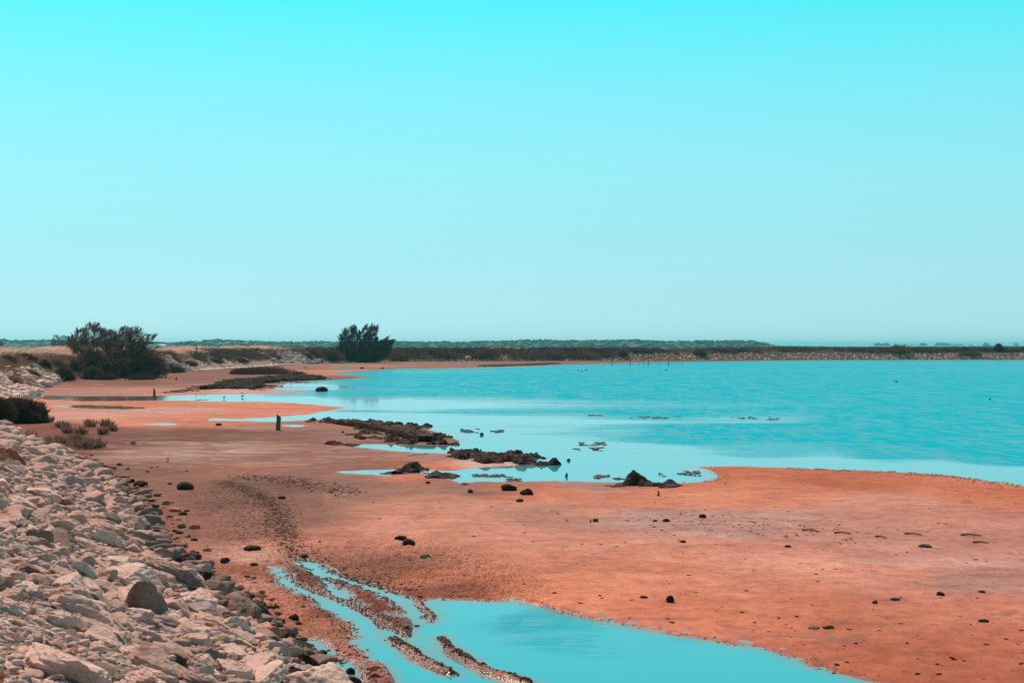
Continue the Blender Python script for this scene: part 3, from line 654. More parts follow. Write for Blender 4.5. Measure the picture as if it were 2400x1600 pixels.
COB = [
 (150,1228,30,28,'orangestone',0,'round orange cobble standing alone high on the pale bank'),
 (152,1165,44,24,'brownstone',1,'long brown cobble lying on the upper bank above the round orange one'),
 (12,1215,32,34,'orangestone',2,'dark orange block at the left edge of the frame high on the bank'),
 (128,1322,46,26,'orangestone',3,'flat orange brown slab wedged between grey blocks'),
 (40,1402,52,22,'orangestone',4,'long orange slab with dry grass on it near the left edge'),
 (25,1455,60,22,'orangestone',5,'long smooth orange stone reaching in from the left edge'),
 (316,1508,46,26,'orangestone',6,'bright orange cobble beside the black hollow'),
 (218,1508,26,30,'orangestone',7,'upright rounded orange brown cobble left of the black hollow'),
 (110,1490,30,24,'brownstone',0,'small dark brown cobble beside the square pale block'),
 (172,1528,36,24,'orangestone',1,'orange brown wedge shaped stone lying on the pale slab'),
 (34,1580,60,24,'limestone',2,'rounded pale stone in the bottom left corner'),
 (45,1592,40,16,'orangestone',3,'bright orange stone cut by the bottom left corner'),
 (50,1325,36,22,'orangestone',4,'orange cobble among grey pebbles near the left edge'),
 (165,1352,36,26,'greystone',5,'grey egg shaped cobble in the row above the sloping slab'),
 (255,1218,56,40,'brownstone',6,'dark brown long stone half way up the right side of the bank'),
 (130,1305,22,36,'greystone',7,'upright blue grey cobble beside the flat orange brown slab'),
 (103,1228,28,24,'greystone',1,'small blue grey cobble left of the round orange one'),
 (90,1380,44,18,'brownstone',3,'thin brown slab resting against the pale hump'),
]
def put_boulder(px, py, w, h, mat, k, label, lib, name, cat):
    c = place(px, py + h * .33); Yd = c.y; sx = w / FOC * Yd; sz = h / FOC * Yd
    o = stone_obj(name, lib, k, M[mat], (c.x, Yd + sx * .2, c.z + sz * .22), (sx, sx * .9, sz * 1.05), 0, (math.radians(-6), math.radians(14)))
    tag(o, label, cat); occupy(c.x, Yd + sx * .2, sx * .5)
for b_ in BIG: put_boulder(*b_, CUT4, 'boulder', 'boulder')
for b_ in COB: put_boulder(*b_, RND, 'cobble', 'stone')

cand = []
for rad0, rad1, n, f in ((.24, .45, 480, .70), (.12, .26, 12000, .62), (.05, .13, 42000, .60)):
    P, t, Nn = bank_points(n, 4.4, -.05)
    for j in range(n):
        x, y = P[j]
        if y < 9.5: continue
        u = x / y
        if u < -.42 or u > .1: continue
        r = rng.uniform(rad0, rad1)
        if t[j] < .45 and r > .3: continue
        if collide(x, y, r, f): continue
        occupy(x, y, r); cand.append((x, y, r, t[j], math.atan2(Nn[j, 1], Nn[j, 0])))
cand = np.array(cand)
cz = H(cand[:, :2])
u_ = cand[:, 0] / cand[:, 1]
score = cand[:, 2] / cand[:, 1] * (u_ > -.375)
order = np.argsort(-score)
mats = ['limestone'] * 15 + ['greystone'] * 2 + ['brownstone'] * 2 + ['orangestone']
small = []
for q, i in enumerate(order):
    x, y, r, t, an = cand[i]
    asp = rng.uniform(.45, .9); hh = rng.uniform(.34, .68)
    size = (2.6 * r, 2.6 * r * asp, 2.1 * r * hh)
    yaw = an + math.pi / 2 + rng.normal(0, .45)
    dark = t < .25 or (t < .65 and rng.random() < .4)
    if q < 280:
        m = 'darkstone' if dark and rng.random() < .4 else ('brownstone' if dark else mats[rng.integers(len(mats))])
        lib = CUT4 if q < 90 else ANG
        # lie along the slope
        k = int(rng.integers(len(lib)))
        o = stone_obj('stone', lib, k, M[m], (x, y, cz[i] + size[2] * .14), size, yaw, (0, 0), BANK)
        e = Matrix.Rotation(-math.atan(.40) * .8, 4, Vector((-math.sin(an), math.cos(an), 0))) @ Matrix.Rotation(yaw, 4, 'Z') @ Matrix.Rotation(rng.normal(0, .18), 4, 'X')
        o.rotation_euler = e.to_euler()
    else: small.append((x, y, cz[i] + size[2] * .15, *size, yaw, dark))
small = np.array(small)
for nm, msk, mt in (('rubble', small[:, 7] < .5, 'limestone'), ('wet_rubble', small[:, 7] > .5, 'brownstone')):
    s_ = small[msk]; nearm = s_[:, 1] < 40
    Vs = []; Fs = []; off = 0
    for mm, lib in ((nearm, SM2), (~nearm, SM1)):
        q = s_[mm]
        if not len(q): continue
        v, f = join_rocks(lib, q[:, :3], q[:, 3:6], q[:, 6], rng.normal(.2, .25, len(q))); Vs.append(v); Fs.append(f + off); off += len(v)
    tag(mesh_np(nm, np.vstack(Vs), np.vstack(Fs), M[mt], BANK, True), kind='stuff')
# pebbles filling the gaps
P, t, Nn = bank_points(15000, 4.4, -.5); m = (P[:, 1] > 9.5) & (P[:, 1] < 60) & (P[:, 0] / P[:, 1] > -.4); P = P[m]
z = H(P); sz = rng.uniform(.03, .11, len(P))
for nm, k, mt in (('pale_pebbles', 0, 'limestone'), ('brown_pebbles', 1, 'orangestone')):
    mm = ((rng.random(len(P)) < .8) & (dike_t(P) > .6)) if k == 0 else (rng.random(len(P)) < .14)
    v, f = join_rocks(SM1, np.c_[P[mm], z[mm] + sz[mm] * .4 + .03], np.c_[sz[mm] * 1.3, sz[mm], sz[mm] * .7], rng.uniform(0, 6.3, mm.sum()))
    tag(mesh_np(nm, v, f, M[mt], BANK, True), kind='stuff')

# --- boulders on the bank beyond the bend, and the two heaps further along the dike
def heap(px0, px1, tmin, tmax, n, r0, r1, mat, name, cap_far=True, lib=SM2):
    fx = FOOT_S[:, 0] / FOOT_S[:, 1] * FOC + 1200; far = FOOT_S[:, 1] > 88
    idx = np.where((fx > px0) & (fx < px1) & far)[0]
    i = rng.choice(idx, n); tt = rng.uniform(tmin, tmax, n); P = FOOT_S[i] + BN[i] * tt[:, None] + rng.normal(0, .3, (n, 2)); z = H(P); r = rng.uniform(r0, r1, n)
    v, f = join_rocks(lib, np.c_[P, z + r * .25], np.c_[2 * r, 1.5 * r, 1.3 * r], rng.uniform(0, 6.3, n), rng.normal(0, .3, n))
    return tag(mesh_np(name, v, f, M[mat], BANK, True), kind='stuff')
heap(-260, 95, -.2, 4.4, 1100, .15, .5, 'limestone', 'bend_boulders')
heap(95, 150, 0, 3.6, 160, .25, .7, 'limestone', 'bend_boulders')
heap(392, 450, .5, 5.0, 170, .35, .8, 'greystone', 'heap_boulders')
heap(655, 765, .2, 5, 420, .35, .85, 'greystone', 'heap_boulders')
heap(450, 700, -2.0, 3.0, 2600, .10, .32, 'limestone', 'dike_gravel', lib=SM1)
heap(700, 2500, -.3, 4.2, 5000, .16, .42, 'brownstone', 'dike_gravel', lib=SM1)
heap(700, 2500, -.3, 4.0, 2600, .14, .36, 'limestone', 'dike_gravel', lib=SM1)

# --- stones scattered on the flat: px, py of the base, width, height, material, label
LOOSE = [
 (940,1266,36,13,'darkstone','smooth flat topped dark stone behind a second one, alone on the pink flat'),
 (957,1278,33,14,'darkstone','low black stone in front of the smooth flat topped one'),
 (742,1269,42,0,'',''),
 (590,1290,42,11,'darkstone','thin black stone on the gravel left of the ruts'),
 (523,1319,30,12,'darkstone','dark domed stone on the gravel beyond the muddy trickle'),
 (594,1326,20,6,'darkstone','small dark stone between the domed one and the ruts'),
 (714,1308,18,9,'darkstone','small dark stone where the right hand rut begins'),
 (1000,1308,32,9,'brownstone','grey flat stone on the orange sand above the pond'),
 (660,1170,18,7,'darkstone','small dark domed stone beside the band of debris'),
 (432,1148,42,18,'darkstone','ragged black stone on the brown mud near the top of the bank'),
 (397,1136,14,5,'darkstone','small dark stone left of the ragged black one'),
 (1571,1412,20,16,'darkstone','black triangular stone alone on the orange sand above the pond'),
 (1509,1402,20,5,'darkstone','low dark stone left of the black triangular one'),
 (1398,1223,18,10,'darkstone','round dark stone in the middle of the flat beside a small stub'),
 (1647,1214,18,9,'darkstone','round dark stone at the grey patch of the flat'),
 (1562,1223,17,7,'darkstone','dark stone in the pair left of the grey patch, the nearer one'),
 (1536,1223,13,5,'darkstone','smaller dark stone of the pair left of the grey patch'),
 (1601,1272,15,6,'darkstone','small dark stone below the grey patch'),
 (1192,1150,40,15,'ledge','squared dark block at the water edge of the pink flat, left of the other block'),
 (1237,1160,38,15,'ledge','squared dark block standing right of the first and nearer'),
 (1218,1177,18,8,'darkstone','small round dark stone in front of the two squared blocks'),
 (1102,1155,14,8,'darkstone','small dark stone left of the two squared blocks'),
 (1328,1126,8,10,'darkstone','small upright black stone on the water edge'),
 (1333,1088,9,6,'darkstone','small black stone in the water off the second ledge'),
 (1129,1026,9,6,'darkstone','small black stone in the water off the first ledge'),
 (2170,1283,34,10,'driftwood','grey brown wedge lying alone on the far right of the flat'),
 (2205,1396,20,9,'darkstone','dark domed stone in the row on the right of the flat'),
 (2302,1389,18,5,'darkstone','low dark stone at the right end of the row'),
 (2051,1415,17,8,'darkstone','squared dark stone at the left end of the row on the right'),
 (2099,1407,24,5,'darkstone','flat dark stone between the squared and the domed one'),
 (2307,1458,26,6,'darkstone','thin dark stone on the orange mud near the right edge'),
 (1946,1473,38,6,'darkstone','long low dark stone on the orange mud, the right one of two'),
 (1908,1474,28,6,'weed','brown clump lying end to end with the long low dark stone'),
 (1847,1283,16,5,'darkstone','small low dark stone on the pink flat right of the grey patch'),
 (311,1042,16,10,'greystone','pale grey domed stone on the brown mud beside the tufts'),
 (512,998,16,6,'darkstone','low dark stone by the thin puddles beyond the brown mud'),
 (753,921,30,12,'ledge','dark rock with a pointed top standing in the still water off the far spit'),
 (804,1016,7,8,'darkstone','tiny upright dark stone behind the first ledge'),
 (1003,1134,11,6,'darkstone','small dark stone in front of the mound beside the narrow inlet'),
 (755,1535,26,11,'darkstone','dark stone standing in the pool at the foot of the bank'),
 (798,1555,13,6,'darkstone','smaller dark stone in the middle of the pool at the foot of the bank'),
 (821,1583,22,14,'darkstone','round black stone where the pool at the bank foot meets the pale gravel'),
 (624,1446,24,14,'darkstone','black rounded stone on the mud at the foot of the bank'),
 (690,1452,30,13,'darkstone','dark flat stone at the outer edge of the bank foot stones'),
 (642,1459,50,8,'darkstone','long flat dark slab on the mud at the foot of the bank'),
 (1540,1158,14,2,'',''),
 (1245,850.5,0,0,'',''),
 (848,865,11,4,'darkstone','dark stone at the far water edge, left of two side by side'),
 (896,865,9,4,'darkstone','dark stone at the far water edge, right of two side by side'),
]
LABELLESS = (2370, 1, 1, 1)
n_l = 0
for it in LOOSE:
    px, py, w, h, mt, lb = it
    if not mt or not h: continue
    c = place(px, py - 1); s = w / FOC * c.y; hgt = h / FOC * c.y
    o = stone_obj('loose_stone', RND if n_l % 3 else ANG, n_l % 8, M[mt], (c.x, c.y + s * .2, max(c.z, 0) + hgt * .28), (s, s * .8, hgt * 1.45), random.uniform(-.3, .3))
    tag(o, lb, 'stone', 'loose stones on the flat'); n_l += 1
o = stone_obj('boulder', ANG, 3, M['greystone'], place(1095, 843) + Vector((0, 0, .35)), (2.3, 1.8, 1.35), 0); tag(o, 'round pale grey boulder at the foot of the far dike', 'boulder')

# stones along the foot of the near bank (dark, wet), many alike
foot_spots = [(262,1098,24),(280,1090,14),(300,1100,16),(250,1108,20),(294,1118,28),(275,1124,20),(310,1130,22),(330,1140,36),(350,1150,22),(290,1140,14),(318,1146,18),(345,1165,24),(372,1162,26),
 (355,1175,16),(392,1182,24),(365,1188,18),(404,1178,12),(410,1198,32),(430,1206,26),(398,1212,18),(420,1218,16),(438,1198,14),(428,1236,28),(456,1238,26),(410,1245,18),(420,1250,20),(442,1258,18),
 (455,1266,18),(430,1280,38),(485,1290,22),(463,1296,16),(450,1310,46),(424,1303,12),(440,1328,24),(380,1228,30),(395,1256,20),(500,1375,16),(545,1390,20),(535,1400,26),(560,1412,20),(575,1400,30),(605,1418,36),
 (585,1428,26),(640,1425,30),(655,1436,24),(600,1438,18),(618,1480,26),(650,1490,24),(675,1500,22),(700,1462,16),(332,1128,14),(345,1106,10),(355,1096,12),(368,1094,10),(394,1075,8),(392,1082,9),(438,1104,8),(245,1095,14),(232,1086,16),(222,1078,14),(215,1068,12)]
pt = len(foot_spots)
for j, (px, py, w) in enumerate(foot_spots):
    c = place(px, py); s = w / FOC * c.y
    m = ['darkstone', 'darkstone', 'brownstone', 'darkstone', 'brownstone', 'orangestone'][j % 6] if j % 11 else 'brownstone'
    sh_ = random.uniform(.38, .6)
    o = stone_obj('foot_stone', RND if j % 2 else ANG, j % 8, M[m], (c.x, c.y, c.z + s * .12), (s, s * .8, s * sh_), random.uniform(-.6, .6))
    tag(o, {'darkstone': 'black', 'brownstone': 'brown', 'orangestone': 'rusty orange'}[m] + (' rounded' if j % 2 else ' angular') + (' large' if w > 30 else ' small' if w < 18 else '') + ' stone on the mud at the foot of the near rock bank', 'stone', 'dark stones along the foot of the near bank')

# ------------------------------------------------------------------ rock ledges
def worley(x, y, s=0):
    ix = np.floor(x).astype(np.int64); iy = np.floor(y).astype(np.int64); f1 = np.full(len(x), 9.); f2 = f1.copy(); idv = np.zeros(len(x))
    for dx in (-1, 0, 1):
        for dy in (-1, 0, 1):
            cx, cy = ix + dx, iy + dy; d_ = np.hypot(cx + hash2(cx, cy, s) - x, cy + hash2(cx, cy, s + 5) - y); h_ = hash2(cx, cy, s + 11)
            c1 = d_ < f1; f2 = np.where(c1, f1, np.minimum(f2, d_)); idv = np.where(c1, h_, idv); f1 = np.where(c1, d_, f1)
    return f1, f2 - f1, idv
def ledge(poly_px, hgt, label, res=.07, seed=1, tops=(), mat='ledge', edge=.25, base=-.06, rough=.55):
    poly = W(poly_px); lo = poly.min(0) - .3; hi = poly.max(0) + .3
    rx = max(res * .5, (hi[0] - lo[0]) / 330); ry = max(res * .7, (hi[1] - lo[1]) / 330)
    xs = np.arange(lo[0], hi[0], rx); ys = np.arange(lo[1], hi[1], ry)
    X, Y = np.meshgrid(xs, ys); P = np.c_[X.ravel(), Y.ravel()]
    d = -sdist(P, poly, 9) + .22 * fbm2(P[:, 0] * 2.2, P[:, 1] * 1.4, 4, seed) * min(1, (hi[0] - lo[0]) / 3)
    n = fbm2(P[:, 0] * 1.1, P[:, 1] * .7, 4, seed + 5); rid = 1 - np.abs(fbm2(P[:, 0] * 2.4 + .6 * P[:, 1], P[:, 1] * 1.0, 4, seed + 9)) * 2
    step = 0 * np.floor((n + P[:, 0] * .12) * 5) / 5 - (n + P[:, 0] * .12)
    wx = P[:, 0] + .25 * fbm2(P[:, 0] * 2, P[:, 1] * 2, 3, seed + 31); wy = P[:, 1] * .55 + .25 * fbm2(P[:, 0] * 2, P[:, 1] * 2, 3, seed + 37)
    _, e1, c1 = worley(wx * .95, wy * 1.1, seed); _, e2, c2 = worley(wx * 3.4, wy * 3.0, seed + 3)
    z = hgt * smooth(0, edge * .6, d) * (.45 + .5 * rough * n + .12 * rid + .40 * c1 * smooth(0, .30, e1) + .10 * c2 * smooth(0, .35, e2))
    for (a, b_, r, hh) in tops:
        q = np.array(ground0(a, b_)); rr = r / FOC * q[1]; dd = np.hypot((P[:, 0] - q[0]) / rr, (P[:, 1] - q[1]) / (rr * 1.4)) + .42 * fbm2(P[:, 0] * 3.5, P[:, 1] * 3, 4, seed + 2)
        z = np.maximum(z, hh / FOC * q[1] * (1 - np.abs(dd) ** 1.7) * (.72 + .28 * c2 * smooth(0, .25, e2) + .1 * c1))
    z = z + .03 * fbm2(P[:, 0] * 9, P[:, 1] * 8, 3, seed + 20) * smooth(0, .2, d)
    ground = np.maximum(H_flat(P)[0], base); z = z + np.where(z > .01, np.maximum(ground, 0), base)
    R, C = len(ys), len(xs); i = np.arange(R * C).reshape(R, C)
    F = np.c_[i[:-1, :-1].ravel(), i[:-1, 1:].ravel(), i[1:, 1:].ravel(), i[1:, :-1].ravel()]
    keep = (z > 0.0)[F].any(1); F = F[keep]
    lab = np.arange(len(z))
    for _ in range(400):
        m_ = lab[F].min(1); new = lab.copy()
        for c_ in range(4): np.minimum.at(new, F[:, c_], m_)
        if (new == lab).all(): break
        lab = new
    ids, cnt = np.unique(lab[F[:, 0]], return_counts=True); F = F[lab[F[:, 0]] == ids[cnt.argmax()]]
    used = np.unique(F); mp = np.full(len(z), -1); mp[used] = np.arange(len(used))
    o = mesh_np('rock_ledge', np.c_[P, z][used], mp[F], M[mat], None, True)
    tag(o, label, 'rock', 'dark rock ledges at the water edge'); return o
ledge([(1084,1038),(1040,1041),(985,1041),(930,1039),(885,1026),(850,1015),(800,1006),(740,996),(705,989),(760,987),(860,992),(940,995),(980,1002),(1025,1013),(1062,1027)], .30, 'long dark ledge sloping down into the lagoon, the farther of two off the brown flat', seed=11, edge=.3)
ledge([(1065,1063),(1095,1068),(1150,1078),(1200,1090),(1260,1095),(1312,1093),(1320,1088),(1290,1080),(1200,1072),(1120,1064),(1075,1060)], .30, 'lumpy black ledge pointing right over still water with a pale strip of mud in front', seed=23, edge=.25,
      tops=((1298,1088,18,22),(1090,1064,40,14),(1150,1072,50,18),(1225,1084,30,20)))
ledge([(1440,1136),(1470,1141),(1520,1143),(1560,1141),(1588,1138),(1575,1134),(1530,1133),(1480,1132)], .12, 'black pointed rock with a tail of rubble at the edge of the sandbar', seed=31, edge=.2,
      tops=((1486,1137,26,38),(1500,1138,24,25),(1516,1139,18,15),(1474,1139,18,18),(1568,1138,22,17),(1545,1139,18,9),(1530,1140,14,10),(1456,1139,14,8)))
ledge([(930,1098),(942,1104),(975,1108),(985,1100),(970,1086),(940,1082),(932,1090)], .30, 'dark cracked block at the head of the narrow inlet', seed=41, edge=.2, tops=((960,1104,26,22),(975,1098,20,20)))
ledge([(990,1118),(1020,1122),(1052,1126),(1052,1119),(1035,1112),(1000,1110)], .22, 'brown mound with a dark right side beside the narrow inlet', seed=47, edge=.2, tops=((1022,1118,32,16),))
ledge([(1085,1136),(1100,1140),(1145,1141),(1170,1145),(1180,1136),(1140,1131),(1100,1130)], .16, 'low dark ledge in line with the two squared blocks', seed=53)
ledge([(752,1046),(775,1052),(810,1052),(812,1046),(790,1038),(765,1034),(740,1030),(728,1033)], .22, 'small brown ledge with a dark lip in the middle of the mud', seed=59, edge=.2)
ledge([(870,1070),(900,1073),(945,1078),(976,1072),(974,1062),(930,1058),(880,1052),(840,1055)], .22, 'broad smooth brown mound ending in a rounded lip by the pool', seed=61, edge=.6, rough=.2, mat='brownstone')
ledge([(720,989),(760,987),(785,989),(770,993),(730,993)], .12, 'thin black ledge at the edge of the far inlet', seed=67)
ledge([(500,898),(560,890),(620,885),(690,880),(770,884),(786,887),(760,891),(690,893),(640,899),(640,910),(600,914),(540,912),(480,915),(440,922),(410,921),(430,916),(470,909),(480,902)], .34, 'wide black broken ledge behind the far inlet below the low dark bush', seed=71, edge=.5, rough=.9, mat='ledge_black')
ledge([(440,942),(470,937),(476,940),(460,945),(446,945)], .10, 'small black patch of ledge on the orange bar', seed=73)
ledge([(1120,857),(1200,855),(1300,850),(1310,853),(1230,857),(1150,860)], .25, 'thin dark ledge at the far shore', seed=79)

# ------------------------------------------------------------------ weed in the water
def weed(px0, px1, py0, py1, n, label, s0=.05, s1=.14):
    n *= 3
    px = rng.uniform(px0, px1, n); py = rng.uniform(py0, py1, n); P = np.array([ground0(a, b_) for a, b_ in zip(px, py)])
    c = P.mean(0); s = rng.uniform(s0 * .6, s1 * .8, n) * P[:, 1] / 70
    m = vn2(P[:, 0] * 2.5, P[:, 1] * .5, 5) > .52; P, s = P[m], s[m]
    v, f = join_rocks(SM1, np.c_[P, np.full(len(P), .004)], np.c_[s * 2.4, s * 1.8, s * .5], rng.uniform(0, 6.3, len(P)))
    tag(mesh_np('seaweed_mat', v, f, M['clod'], None, True), label, 'seaweed', 'brown seaweed mats in the lagoon', 'stuff')
for a in ((1080,1180,1005,1014,50,'broken brown seaweed mat off the end of the farther ledge'),
          (1345,1430,1036,1044,45,'upper brown seaweed mat in the middle of the still water'),
          (1345,1440,1048,1056,70,'long brown seaweed streak just below the upper mat'),
          (1380,1412,972,974,14,'short thin seaweed line far out, left of the others'),
          (1480,1595,975,981,34,'long thin seaweed line far out in the middle'),
          (1715,1830,977,984,30,'thin seaweed line far out on the right'),
          (1395,1442,1113,1122,45,'brown seaweed mat in the cove left of the black pointed rock'),
          (1440,1475,1117,1124,22,'small seaweed mat touching the black pointed rock'),
          (1545,1640,1103,1116,60,'brown seaweed mat in the cove right of the black pointed rock'),
          (1105,1240,1111,1118,60,'seaweed mats below the reflection of the lumpy black ledge'),
          (1180,1290,1120,1128,50,'seaweed along the cove edge beside the squared blocks')): weed(*a)
# brown crumbs along the sandbar edge and in the pond: nobody could count them
def crumbs(name, pts, n, spread, s0, s1, mat, flat=.5):
    pts = W(pts); seg_ = np.hypot(*(pts[1:] - pts[:-1]).T); L = np.r_[0, np.cumsum(seg_)]; s = rng.uniform(0, L[-1], n)
    P = np.c_[np.interp(s, L, pts[:, 0]), np.interp(s, L, pts[:, 1])] + rng.normal(0, 1, (n, 2)) * np.array(spread); zf_, dl_, _ = H_flat(P); ok = dl_ > -.05 * np.maximum(P[:, 1] / 20, 1); P = P[ok]; n = len(P); z = np.maximum(zf_[ok], 0); q = rng.uniform(s0, s1, n)
    v, f = join_rocks(SM1, np.c_[P, z + q * .1], np.c_[q * 1.3, q * .9, q * flat * .8], rng.uniform(0, 6.3, n)); return v, f
def crumb_stuff(name, specs, mat):
    Vs, Fs, off = [], [], 0
    for sp_ in specs:
        v, f = crumbs(name, *sp_); Vs.append(v); Fs.append(f + off); off += len(v)
    tag(mesh_np(name, np.vstack(Vs), np.vstack(Fs), mat, None, True), kind='stuff')
crumb_stuff('shore_wrack', [([(1870,1094),(2000,1102),(2150,1109),(2250,1118),(2330,1129),(2400,1138)], 420, (.5, .8), .03, .10, None, .2),
   ([(1640,1098),(1680,1112),(1670,1128),(1590,1133)], 60, (.4, .4), .03, .08, None, .25),
   ([(1030,1405),(1210,1410),(1285,1421),(1400,1452),(1500,1473),(1700,1503),(1850,1541),(1990,1582)], 300, (.10, .10), .01, .035, None, .4)], M['weed'])
crumb_stuff('rut_gravel', [([(690,1309),(781,1343),(877,1376),(977,1414),(1005,1450)], 300, (.07, .10), .012, .04, None, .5),
   ([(730,1345),(806,1363),(898,1396),(951,1437)], 170, (.05, .08), .012, .04, None, .5), ([(747,1357),(816,1408),(870,1440),(960,1490)], 300, (.08, .12), .012, .045, None, .5),
   ([(663,1334),(730,1383),(839,1430),(898,1475)], 240, (.05, .08), .012, .04, None, .5), ([(912,1494),(995,1545),(1070,1580)], 260, (.03, .05), .012, .05, None, .7),
   ([(1033,1493),(1060,1525),(1105,1552),(1160,1575),(1245,1603)], 320, (.03, .05), .012, .06, None, .8), ([(1000,1418),(1040,1425),(1060,1445),(1010,1470)], 50, (.2, .4), .02, .07, None, .5),
   ([(643,1343),(730,1405),(816,1458),(834,1493),(857,1549),(900,1600)], 420, (.12, .16), .012, .04, None, .5)], M['clod'])
crumb_stuff('debris', [([(520,1130),(600,1160),(650,1200),(665,1250),(690,1295),(740,1330),(880,1372),(960,1400)], 5200, (.18, .40), .008, .05, None, .2),
   ([(560,1115),(650,1125),(760,1142),(820,1160)], 500, (.25, .6), .015, .09, None, .2), ([(500,1150),(580,1230),(610,1290)], 1100, (.45, .8), .012, .05, None, .2),
   ([(1500,1215),(1650,1225),(1800,1240),(2000,1250)], 260, (.8, 1.2), .012, .07, None, .15)], M['darkstone'])
# specks over the whole flat
nS = 1600; px = rng.uniform(560, 2500, nS); v_ = 1130 + 470 * rng.random(nS) ** .8
P = np.array([ground0(a, b_) for a, b_ in zip(px, v_)]); zz, dd, _r = H_flat(P); tt = dike_t(P); m = (dd > .15) & (tt < -.6); P = P[m]; q = .01 + .05 * rng.random(len(P)) ** 8 + .012 * rng.random(len(P))
v, f = join_rocks(SM1, np.c_[P, zz[m] + q * .05], np.c_[q * 1.7, q * 1.1, q * .4], rng.uniform(0, 6.3, len(P)))
tag(mesh_np('mud_crumbs', v, f, M['darkstone'], None, True), kind='stuff')

nS = 900; px = rng.uniform(380, 2450, nS); v_ = 1010 + 420 * rng.random(nS); P = np.array([ground0(a, b_) for a, b_ in zip(px, v_)]); zz, dd, _r = H_flat(P); m = (dd > .1) & (dike_t(P) < -.6); P = P[m]; q = rng.uniform(.008, .022, len(P)) * P[:, 1] / 30
v, f = join_rocks(SM1, np.c_[P, zz[m] + q * .2], np.c_[q * 1.6, q, q * .6], rng.uniform(0, 6.3, len(P)))
tag(mesh_np('sparkle_specks', v, f, M['white'], None, True), kind='stuff')  # tiny white bits added to stand for sparkles on the flat

# ------------------------------------------------------------------ vegetation
def ribbons(base, direc, length, width, bend=None, segs=2):
    """tapering ribbons: base (n,3), direc (n,3) unit, length (n), width (n)"""
    n = len(base); side = np.cross(direc, rng.normal(size=(n, 3))); side /= np.linalg.norm(side, axis=1)[:, None] + 1e-9
    if bend is None: bend = np.zeros((n, 3))
    prof = {1: [1, 0], 2: [.7, 1, .05], 3: [.6, 1, .8, .05]}[segs]
    V = []
    for k in range(segs + 1):
        s = k / segs; c = base + direc * (length * s)[:, None] + bend * (length * s * s)[:, None]; w = side * (width * prof[k] * .5)[:, None]
        V += [c - w, c + w]
    V = np.stack(V, 1).reshape(-1, 3); m = 2 * (segs + 1); F = []
    for k in range(segs):
        a = 2 * k; F.append(np.c_[np.full(n, a), np.full(n, a + 1), np.full(n, a + 3), np.full(n, a + 2)] + (np.arange(n) * m)[:, None])
    return V, np.vstack(F)
def unit(a): return a / (np.linalg.norm(a, axis=1)[:, None] + 1e-9)
def tube(pts, r0, r1, k=5):
    pts = np.array(pts, float); V = []; F = []; n = len(pts)
    for i in range(n):
        t = pts[min(i + 1, n - 1)] - pts[max(i - 1, 0)]; t /= np.linalg.norm(t) + 1e-9
        a = np.cross(t, [0, .3, 1] if abs(t[2]) < .9 else [1, 0, 0]); a /= np.linalg.norm(a); b = np.cross(t, a); r = r0 + (r1 - r0) * i / (n - 1)
        for j in range(k): V.append(pts[i] + r * (a * math.cos(6.2832 * j / k) + b * math.sin(6.2832 * j / k)))
    for i in range(n - 1):
        for j in range(k): F.append((i * k + j, i * k + (j + 1) % k, (i + 1) * k + (j + 1) % k, (i + 1) * k + j))
    return np.array(V), np.array(F)
def merge(parts):
    Vs, Fs, off = [], [], 0
    for v, f in parts: Vs.append(v); Fs.append(f + off); off += len(v)
    return np.vstack(Vs), np.vstack(Fs)

